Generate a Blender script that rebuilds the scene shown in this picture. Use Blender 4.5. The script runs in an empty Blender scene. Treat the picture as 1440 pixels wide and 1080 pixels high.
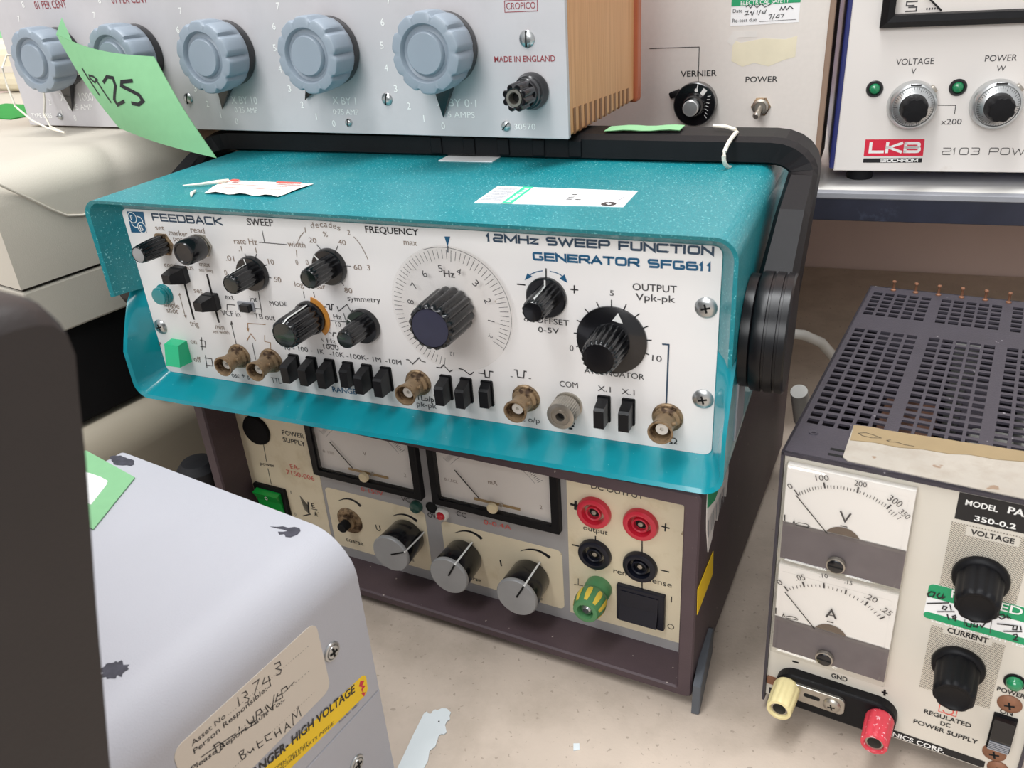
import bpy, bmesh, math, random
from mathutils import Matrix, Vector
R = math.radians
SC = bpy.context.scene
COL = SC.collection
# ------------------------------------------------------------------ camera
cam_d = bpy.data.cameras.new('camera'); cam = bpy.data.objects.new('camera', cam_d); COL.objects.link(cam)
P_, Q_ = 0.4800838, -0.0718324
cp_, sp_, c_, s_ = math.cos(P_), math.sin(P_), math.cos(Q_), math.sin(Q_)
fwd = Vector((0, cp_, -sp_)); up0 = Vector((0, sp_, cp_)); rt0 = Vector((1, 0, 0))
rt = c_*rt0 + s_*up0; up = -s_*rt0 + c_*up0
cam.matrix_world = Matrix(((rt.x, up.x, -fwd.x, 0), (rt.y, up.y, -fwd.y, 0), (rt.z, up.z, -fwd.z, 0.37398), (0, 0, 0, 1)))
cam_d.sensor_fit = 'HORIZONTAL'; cam_d.sensor_width = 36; cam_d.lens = 1163.0/1440*36
cam_d.clip_start = 0.01
cam_d.dof.use_dof = True; cam_d.dof.focus_distance = 0.50; cam_d.dof.aperture_fstop = 26
SC.camera = cam
# ------------------------------------------------------------------ light and exposure
w = bpy.data.worlds.new('room_light'); SC.world = w; w.use_nodes = True
w.node_tree.nodes['Background'].inputs[0].default_value = (0.985, 0.985, 1.0, 1)
w.node_tree.nodes['Background'].inputs[1].default_value = 0.55
def area(name, loc, target, sx, sy, power, col=(1, 1, 1)):
    d = bpy.data.lights.new(name, 'AREA'); d.shape = 'RECTANGLE'; d.size = sx; d.size_y = sy; d.energy = power; d.color = col
    o = bpy.data.objects.new(name, d); COL.objects.link(o); o.location = loc
    o.rotation_euler = (Vector(target)-Vector(loc)).to_track_quat('-Z', 'Y').to_euler()
area('ceiling_tube_light', (-0.35, 0.10, 2.0), (0, 0.45, 0), 0.30, 1.6, 22, (.98, .99, 1))
area('ceiling_tube_light', (0.40, 0.45, 2.0), (0.1, 0.5, 0), 0.30, 1.6, 15, (.98, .99, 1))
area('front_left_fill', (-1.0, -1.3, 1.3), (0, 0.45, 0.15), 1.2, 0.9, 25, (.99, .995, 1))  # unseen soft light added at front left to brighten the front panels
vs = SC.view_settings
SC.display_settings.display_device = 'sRGB'
vs.view_transform = 'Standard'; vs.look = 'None'; vs.gamma = 1; vs.use_curve_mapping = False; vs.exposure = 0.2
# ------------------------------------------------------------------ helpers
def lin(c):
    return tuple(((x/255/12.92) if x/255 <= .04045 else ((x/255+.055)/1.055)**2.4) for x in c)
MATS = {}
def mat(name, rgb, rough=.5, metal=0., var=.06, vscale=60., bump=0., bscale=800., speck=None, dens=.0, sscale=300., coat=0., blotch=None, bl=(.55, .7), blscale=25., spec=.5):
    m = bpy.data.materials.new(name); m.use_nodes = True; nt = m.node_tree; N = nt.nodes; K = nt.links
    b = N['Principled BSDF']; b.inputs['Roughness'].default_value = rough; b.inputs['Metallic'].default_value = metal; b.inputs['Coat Weight'].default_value = coat; b.inputs['Specular IOR Level'].default_value = spec
    tc = N.new('ShaderNodeTexCoord'); c = lin(rgb)
    no = N.new('ShaderNodeTexNoise'); no.inputs['Scale'].default_value = vscale; no.inputs['Detail'].default_value = 6; K.new(tc.outputs['Object'], no.inputs['Vector'])
    rp = N.new('ShaderNodeValToRGB'); rp.color_ramp.elements[0].position = .3; rp.color_ramp.elements[1].position = .7
    rp.color_ramp.elements[0].color = tuple(x*(1-var) for x in c)+(1,); rp.color_ramp.elements[1].color = tuple(min(1, x*(1+var)) for x in c)+(1,)
    K.new(no.outputs['Fac'], rp.inputs[0]); out = rp.outputs[0]
    if blotch:
        n2 = N.new('ShaderNodeTexNoise'); n2.inputs['Scale'].default_value = blscale; n2.inputs['Detail'].default_value = 8; n2.inputs['Roughness'].default_value = .65; K.new(tc.outputs['Object'], n2.inputs['Vector'])
        r2 = N.new('ShaderNodeValToRGB'); r2.color_ramp.elements[0].position = bl[0]; r2.color_ramp.elements[1].position = bl[1]; K.new(n2.outputs['Fac'], r2.inputs[0])
        mx = N.new('ShaderNodeMix'); mx.data_type = 'RGBA'; K.new(r2.outputs[0], mx.inputs['Factor']); K.new(out, mx.inputs[6]); mx.inputs[7].default_value = lin(blotch)+(1,); out = mx.outputs[2]
    if speck:
        v = N.new('ShaderNodeTexNoise'); v.inputs['Scale'].default_value = sscale; v.inputs['Detail'].default_value = 2; K.new(tc.outputs['Object'], v.inputs['Vector'])
        r3 = N.new('ShaderNodeValToRGB'); r3.color_ramp.elements[0].position = 1-dens; r3.color_ramp.elements[1].position = min(1, 1-dens+.03); K.new(v.outputs['Fac'], r3.inputs[0])
        mx = N.new('ShaderNodeMix'); mx.data_type = 'RGBA'; K.new(r3.outputs[0], mx.inputs['Factor']); K.new(out, mx.inputs[6]); mx.inputs[7].default_value = lin(speck)+(1,); out = mx.outputs[2]
    K.new(out, b.inputs['Base Color'])
    if bump:
        n3 = N.new('ShaderNodeTexNoise'); n3.inputs['Scale'].default_value = bscale; n3.inputs['Detail'].default_value = 3; K.new(tc.outputs['Object'], n3.inputs['Vector'])
        bp = N.new('ShaderNodeBump'); bp.inputs['Strength'].default_value = bump; bp.inputs['Distance'].default_value = .0005; K.new(n3.outputs['Fac'], bp.inputs['Height']); K.new(bp.outputs[0], b.inputs['Normal'])
    MATS[name] = m; return m
def clear(name, tint=(.97, .97, .96), gloss=.10, rough=.03):
    m = bpy.data.materials.new(name); m.use_nodes = True; nt = m.node_tree; N = nt.nodes; K = nt.links
    for n in list(N):
        if n.type == 'BSDF_PRINCIPLED': N.remove(n)
    t = N.new('ShaderNodeBsdfTransparent'); t.inputs[0].default_value = tint+(1,)
    g = N.new('ShaderNodeBsdfGlossy'); g.inputs['Roughness'].default_value = rough
    lw = N.new('ShaderNodeLayerWeight'); lw.inputs[0].default_value = .5; f = N.new('ShaderNodeMath'); f.operation = 'POWER'; f.inputs[1].default_value = 4; K.new(lw.outputs['Facing'], f.inputs[0]); f2 = N.new('ShaderNodeMath'); f2.operation = 'ADD'; f2.inputs[1].default_value = .04; K.new(f.outputs[0], f2.inputs[0]); f = f2
    no = N.new('ShaderNodeTexNoise'); no.inputs['Scale'].default_value = 120; no.inputs['Detail'].default_value = 5
    rp = N.new('ShaderNodeMapRange'); rp.inputs[3].default_value = gloss*.6; rp.inputs[4].default_value = gloss*1.4; K.new(no.outputs['Fac'], rp.inputs[0])
    ad = N.new('ShaderNodeMath'); ad.operation = 'MULTIPLY'; K.new(f.outputs[0], ad.inputs[0]); K.new(rp.outputs[0], ad.inputs[1])
    a2 = N.new('ShaderNodeMath'); a2.operation = 'MULTIPLY'; a2.inputs[1].default_value = 7; K.new(ad.outputs[0], a2.inputs[0]); a2.use_clamp = True
    mx = N.new('ShaderNodeMixShader'); K.new(a2.outputs[0], mx.inputs[0]); K.new(t.outputs[0], mx.inputs[1]); K.new(g.outputs[0], mx.inputs[2])
    K.new(mx.outputs[0], N['Material Output'].inputs[0]); MATS[name] = m; return m
I4 = Matrix.Identity(4)
def T3(x, y, z): return Matrix.Translation((x, y, z))
# panel frame: X to the right along the front, Y up, Z out of the front (local -y)
PB = Matrix(((1, 0, 0, 0), (0, 0, -1, 0), (0, 1, 0, 0), (0, 0, 0, 1)))
def PF(u, v, y0=0., dz=0.): return T3(u, y0, v+dz) @ PB
class MB:
    def __init__(s): s.v = []; s.f = []; s.m = []; s.sm = []
    def add(s, vs, fs, m, sm=False, M=I4):
        o = len(s.v); s.v += [tuple(M @ Vector(p)) for p in vs]
        for f in fs: s.f.append(tuple(i+o for i in f)); s.m.append(m); s.sm.append(sm)
        return s
    def bm(s, bm_, m, sm=False, M=I4):
        bm_.verts.index_update(); s.add([v.co[:] for v in bm_.verts], [[v.index for v in f.verts] for f in bm_.faces], m, sm, M); bm_.free(); return s
    def box(s, x0, x1, y0, y1, z0, z1, m, bev=0., seg=2, M=I4):
        b = bmesh.new(); bmesh.ops.create_cube(b, size=1)
        for v in b.verts: v.co = Vector(((x0+x1)/2+v.co.x*(x1-x0), (y0+y1)/2+v.co.y*(y1-y0), (z0+z1)/2+v.co.z*(z1-z0)))
        if bev: bmesh.ops.bevel(b, geom=b.edges[:], offset=bev, segments=seg, affect='EDGES', profile=.5)
        return s.bm(b, m, False, M)
    def lathe(s, prof, m, n=32, M=I4, fl=None, sm=True):
        # prof: (r, z) pairs or (r, z, flute); fl = number of flutes; rings around Z
        vs, fs = [], []
        for p in prof:
            for i in range(n):
                a = 2*math.pi*i/n; r = p[0]
                if fl and len(p) > 2: r *= 1-p[2]*(.5+.5*math.cos(fl*a))**2
                vs.append((r*math.cos(a), r*math.sin(a), p[1]))
        for k in range(len(prof)-1):
            for i in range(n):
                j = (i+1) % n; fs.append((k*n+i, k*n+j, (k+1)*n+j, (k+1)*n+i))
        fs.append(tuple(range(n))[::-1]); fs.append(tuple((len(prof)-1)*n+i for i in range(n)))
        return s.add(vs, fs, m, sm, M)
    def prism(s, pts, z0, z1, m, bev=0., seg=2, M=I4, sm=False):
        b = bmesh.new(); f = b.faces.new([b.verts.new((p[0], p[1], z0)) for p in pts])
        r = bmesh.ops.extrude_face_region(b, geom=[f]); top = [g for g in r['geom'] if isinstance(g, bmesh.types.BMVert)]
        for v in top: v.co.z = z1
        bmesh.ops.recalc_face_normals(b, faces=b.faces)
        if bev: bmesh.ops.bevel(b, geom=[e for e in b.edges if all(abs(v.co.z-z1) < 1e-7 for v in e.verts)], offset=bev, segments=seg, affect='EDGES', profile=.5)
        return s.bm(b, m, sm, M)
    def tube(s, pts, r, m, n=10, M=I4):
        pts = [Vector(p) for p in pts]; vs, fs = [], []; up_ = Vector((.13, .2, .97)).normalized()
        for i, p in enumerate(pts):
            t = (pts[min(i+1, len(pts)-1)]-pts[max(i-1, 0)]).normalized(); a = t.cross(up_).normalized(); b = t.cross(a); rr = r[i] if isinstance(r, (list, tuple)) else r
            for k in range(n):
                q = 2*math.pi*k/n; vs.append(p+a*rr*math.cos(q)+b*rr*math.sin(q))
        for i in range(len(pts)-1):
            for k in range(n):
                j = (k+1) % n; fs.append((i*n+k, i*n+j, (i+1)*n+j, (i+1)*n+k))
        fs.append(tuple(range(n))[::-1]); fs.append(tuple((len(pts)-1)*n+k for k in range(n)))
        return s.add(vs, fs, m, True, M)
    def ribbon(s, pts, wd, m, z=0., M=I4):
        P = [Vector(p[:2]) for p in pts]; closed = (P[0]-P[-1]).length < 1e-7; n = len(P); vs = []
        if n < 2: return s
        for i in range(n):
            a = P[i-1] if i else (P[-2] if closed else None); c = P[i+1] if i < n-1 else (P[1] if closed else None)
            d1 = (P[i]-a).normalized() if a is not None else None; d2 = (c-P[i]).normalized() if c is not None else None
            d1 = d1 or d2; d2 = d2 or d1
            n1 = Vector((-d1.y, d1.x)); n2 = Vector((-d2.y, d2.x)); nn = n1+n2
            nn = n1 if nn.length < 1e-4 else nn.normalized(); k = min(1/max(nn.dot(n1), .35), 2.2)
            vs += [tuple(P[i]+nn*wd/2*k)+(z,), tuple(P[i]-nn*wd/2*k)+(z,)]
        return s.add(vs, [(2*i+1, 2*i+3, 2*i+2, 2*i) for i in range(n-1)], m, False, M)
    def poly(s, pts, m, z=0., M=I4):
        b = bmesh.new(); f = b.faces.new([b.verts.new((p[0], p[1], z)) for p in pts]); f.normal_update()
        if f.normal.z < 0: f.normal_flip()
        bmesh.ops.triangulate(b, faces=[f]); return s.bm(b, m, False, M)
    def grid(s, rows, m, M=I4, sm=True, closed=False):
        n = len(rows[0]); vs = [p for r in rows for p in r]; fs = []
        for i in range(len(rows)-1):
            for k in range(n if closed else n-1):
                j = (k+1) % n; fs.append((i*n+k, i*n+j, (i+1)*n+j, (i+1)*n+k))
        return s.add(vs, fs, m, sm, M)
    def build(s, name, parent=None, M=I4):
        me = bpy.data.meshes.new(name); me.from_pydata(s.v, [], s.f); names = []
        for k in s.m:
            if k not in names: names.append(k)
        for k in names: me.materials.append(MATS[k])
        for p, k, sm in zip(me.polygons, s.m, s.sm): p.material_index = names.index(k); p.use_smooth = sm
        if any(s.sm) :
            try: me.set_sharp_from_angle(angle=R(38))
            except Exception: pass
        me.update(); o = bpy.data.objects.new(name, me); COL.objects.link(o)
        if parent is not None: o.parent = parent
        o.matrix_local = M; return o
def tag(o, label, cat, group=None):
    o['label'] = label; o['category'] = cat
    if group: o['group'] = group
    return o
def root(name, loc, rz, label, cat, group=None):
    o = bpy.data.objects.new(name, None); COL.objects.link(o); o.location = loc; o.rotation_euler = (0, 0, rz); o.empty_display_size = .02
    return tag(o, label, cat, group)
def dup(o, parent, M):
    c = o.copy(); COL.objects.link(c); c.parent = parent; c.matrix_local = M
    for ch in list(o.children):
        d = ch.copy(); COL.objects.link(d); d.parent = c; d.matrix_local = ch.matrix_local
    return c
def rrect(x0, y0, x1, y1, r, n=5):
    p = []
    for cx, cy, a in ((x1-r, y0+r, -90), (x1-r, y1-r, 0), (x0+r, y1-r, 90), (x0+r, y0+r, 180)):
        for i in range(n+1): q = R(a+90*i/n); p.append((cx+r*math.cos(q), cy+r*math.sin(q)))
    return p
def circ(r, n=24, cx=0., cy=0.): return [(cx+r*math.cos(2*math.pi*i/n), cy+r*math.sin(2*math.pi*i/n)) for i in range(n)]
def arcp(r, a0, a1, n=16, cx=0., cy=0.): return [(cx+r*math.cos(R(a0+(a1-a0)*i/n)), cy+r*math.sin(R(a0+(a1-a0)*i/n))) for i in range(n+1)]
# ------------------------------------------------------------------ lettering
_tc = {}
def glyphs(txt, off):
    k = (txt, off)
    if k not in _tc:
        c = bpy.data.curves.new('lettering', 'FONT'); c.body = txt; c.size = 1; c.resolution_u = 3; c.offset = off; c.fill_mode = 'FRONT'
        o = bpy.data.objects.new('lettering', c); me = bpy.data.meshes.new_from_object(o)
        vs = [v.co[:2] for v in me.vertices]; fs = [tuple(p.vertices) for p in me.polygons]
        bpy.data.objects.remove(o); bpy.data.curves.remove(c); bpy.data.meshes.remove(me)
        _tc[k] = (vs, fs)
    return _tc[k]
CAPH = max(v[1] for v in glyphs('H', 0)[0])
def put_text(mb, txt, u, v, wd, h, ang, ink, wt, z, M):
    vs, fs = glyphs(txt, .012*wt)
    if not vs: return
    x0 = min(p[0] for p in vs); x1 = max(p[0] for p in vs); sx = wd/(x1-x0); sy = h/CAPH
    if sx > 1.45*sy: u += (wd-(x1-x0)*1.1*sy)/2*math.cos(R(ang)); v += (wd-(x1-x0)*1.1*sy)/2*math.sin(R(ang)); sx = 1.1*sy
    ca, sa = math.cos(R(ang)), math.sin(R(ang)); o = []
    for p in vs:
        x = (p[0]-x0)*sx; y = p[1]*sy; o.append((u+x*ca-y*sa, v+x*sa+y*ca, z))
    fl = []
    for f in fs:
        a, b, c = o[f[0]], o[f[1]], o[f[2]]
        fl.append(f if (b[0]-a[0])*(c[1]-a[1])-(b[1]-a[1])*(c[0]-a[0]) >= 0 else f[::-1])
    mb.add(o, fl, ink, False, M)
def rd(pts, r=.2):   # round the inner corners of a polyline
    o = [pts[0]]
    for i in range(1, len(pts)-1):
        p = Vector(pts[i]); a = Vector(pts[i-1])-p; b = Vector(pts[i+1])-p; q = min(r, a.length*.5, b.length*.5); A = p+a.normalized()*q; B = p+b.normalized()*q
        for t in (0, .25, .5, .75, 1): o.append(tuple((1-t)**2*A+2*t*(1-t)*p+t*t*B))
    return o+[pts[-1]]
box_ = [(.5, 0), (0, 0), (0, 1), (1, 1), (1, 0), (.5, 0)]
WIDE = {'A': [[(0, 0), (.5, 1), (1, 0)], [(.18, .3), (.82, .3)]], 'B': [[(0, 0), (0, 1)], rd([(0, 1), (.95, 1), (.95, .52), (0, .52)]), rd([(0, .5), (1, .5), (1, 0), (0, 0)])],
 'C': [rd([(1, .88), (1, 1), (0, 1), (0, 0), (1, 0), (1, .12)], .14)], 'D': [[(0, 1), (0, 0)], rd([(0, 0), (1, 0), (1, 1), (0, 1)], .28)], 'E': [[(1, 1), (0, 1), (0, 0), (1, 0)], [(0, .5), (.92, .5)]],
 'F': [[(1, 1), (0, 1), (0, 0)], [(0, .48), (.9, .48)]], 'G': [rd([(.98, 1), (0, 1), (0, 0), (1, 0), (1, .45), (.62, .45)])], 'H': [[(0, 0), (0, 1)], [(1, 0), (1, 1)], [(0, .5), (1, .5)]],
 'I': [[(0, 0), (0, 1)]], 'K': [[(0, 0), (0, 1)], [(1, 1), (.15, .5), (1, 0)], [(0, .5), (.2, .5)]], 'L': [[(0, 1), (0, 0), (1, 0)]], 'M': [[(0, 0), (0, 1), (.5, .15), (1, 1), (1, 0)]], 'N': [[(0, 0), (0, 1), (1, 0), (1, 1)]],
 'O': [rd(box_, .28)], '0': [rd(box_, .28)], 'P': [rd([(0, 0), (0, 1), (1, 1), (1, .42), (0, .42)])], 'R': [rd([(0, 0), (0, 1), (1, 1), (1, .45), (0, .45)]), [(.55, .45), (1, 0)]],
 'S': [rd([(.96, 1), (0, 1), (0, .51), (1, .51), (1, 0), (.04, 0)])], 'T': [[(0, 1), (1, 1)], [(.5, 1), (.5, 0)]], 'U': [rd([(0, 1), (0, 0), (1, 0), (1, 1)])], 'W': [[(0, 1), (.25, 0), (.5, .85), (.75, 0), (1, 1)]],
 '1': [[(0, .75), (.35, 1), (.35, 0)]], '2': [rd([(.03, 1), (1, 1), (1, .5), (0, .5), (0, 0), (1, 0)])], '3': [rd([(.03, 1), (1, 1), (1, .51), (.3, .51)]), rd([(.3, .51), (1, .51), (1, 0), (.03, 0)])],
 '6': [rd([(.92, 1), (0, 1), (0, 0), (1, 0), (1, .56), (0, .56)])], 'z': [[(0, .68), (1, .68), (0, 0), (1, 0)]]}
WW = {'I': .02, '1': .38, 'M': 1.25, 'W': 1.45, 'z': .75, 'L': .9, 'F': .92, 'E': .95}
def put_wide(mb, txt, u, v, wd, h, ang, ink, wt, z, M):
    st = wt*.75e-3; hh = h-st; gap = .30; x = 0.; items = []
    for ch in txt:
        if ch == ' ': x += .75; continue
        items.append((ch, x)); x += WW.get(ch, 1.)+gap
        if ch == 'I' or ch == '1': x += .08
    tot = x-gap; sx = (wd-st)/tot; ca, sa = math.cos(R(ang)), math.sin(R(ang))
    for ch, x0 in items:
        for pl in WIDE[ch]:
            q = []
            for px, py in pl:
                X = st/2+(x0+px*WW.get(ch, 1.))*sx; Y = st/2+py*hh; q.append((u+X*ca-Y*sa, v+X*sa+Y*ca))
            if ch not in 'O0CSG236':   # square stroke ends reach the full outline
                for e, f in ((0, 1), (-1, -2)):
                    a = Vector(q[e]); d = (a-Vector(q[f])).normalized(); q[e] = tuple(a+d*st*.48)
            mb.ribbon(q, st, ink, z, M)
def prints(mb, key, M, z=.00015):
    s = .001
    for e in PRINT[key]:
        if e[0] in 'tw' :
            (put_text if e[0] == 't' else put_wide)(mb, e[1], e[2]*s, e[3]*s, e[4]*s, e[5]*s, e[6], 'ink_'+e[7], e[8], z+.00004, M)
        elif e[0] == 'l': mb.ribbon([(p[0]*s, p[1]*s) for p in e[1]], max(e[2], .22)*s, 'ink_'+e[3], z+.00002, M)
        elif e[0] == 'f': mb.poly([(p[0]*s, p[1]*s) for p in e[1]], 'ink_'+e[2], z, M)
        elif e[0] == 'ring': mb.ribbon(arcp(e[3]*s, 0, 360, 28, e[1]*s, e[2]*s), e[4]*s, 'ink_'+e[5], z+.00003, M)
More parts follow.
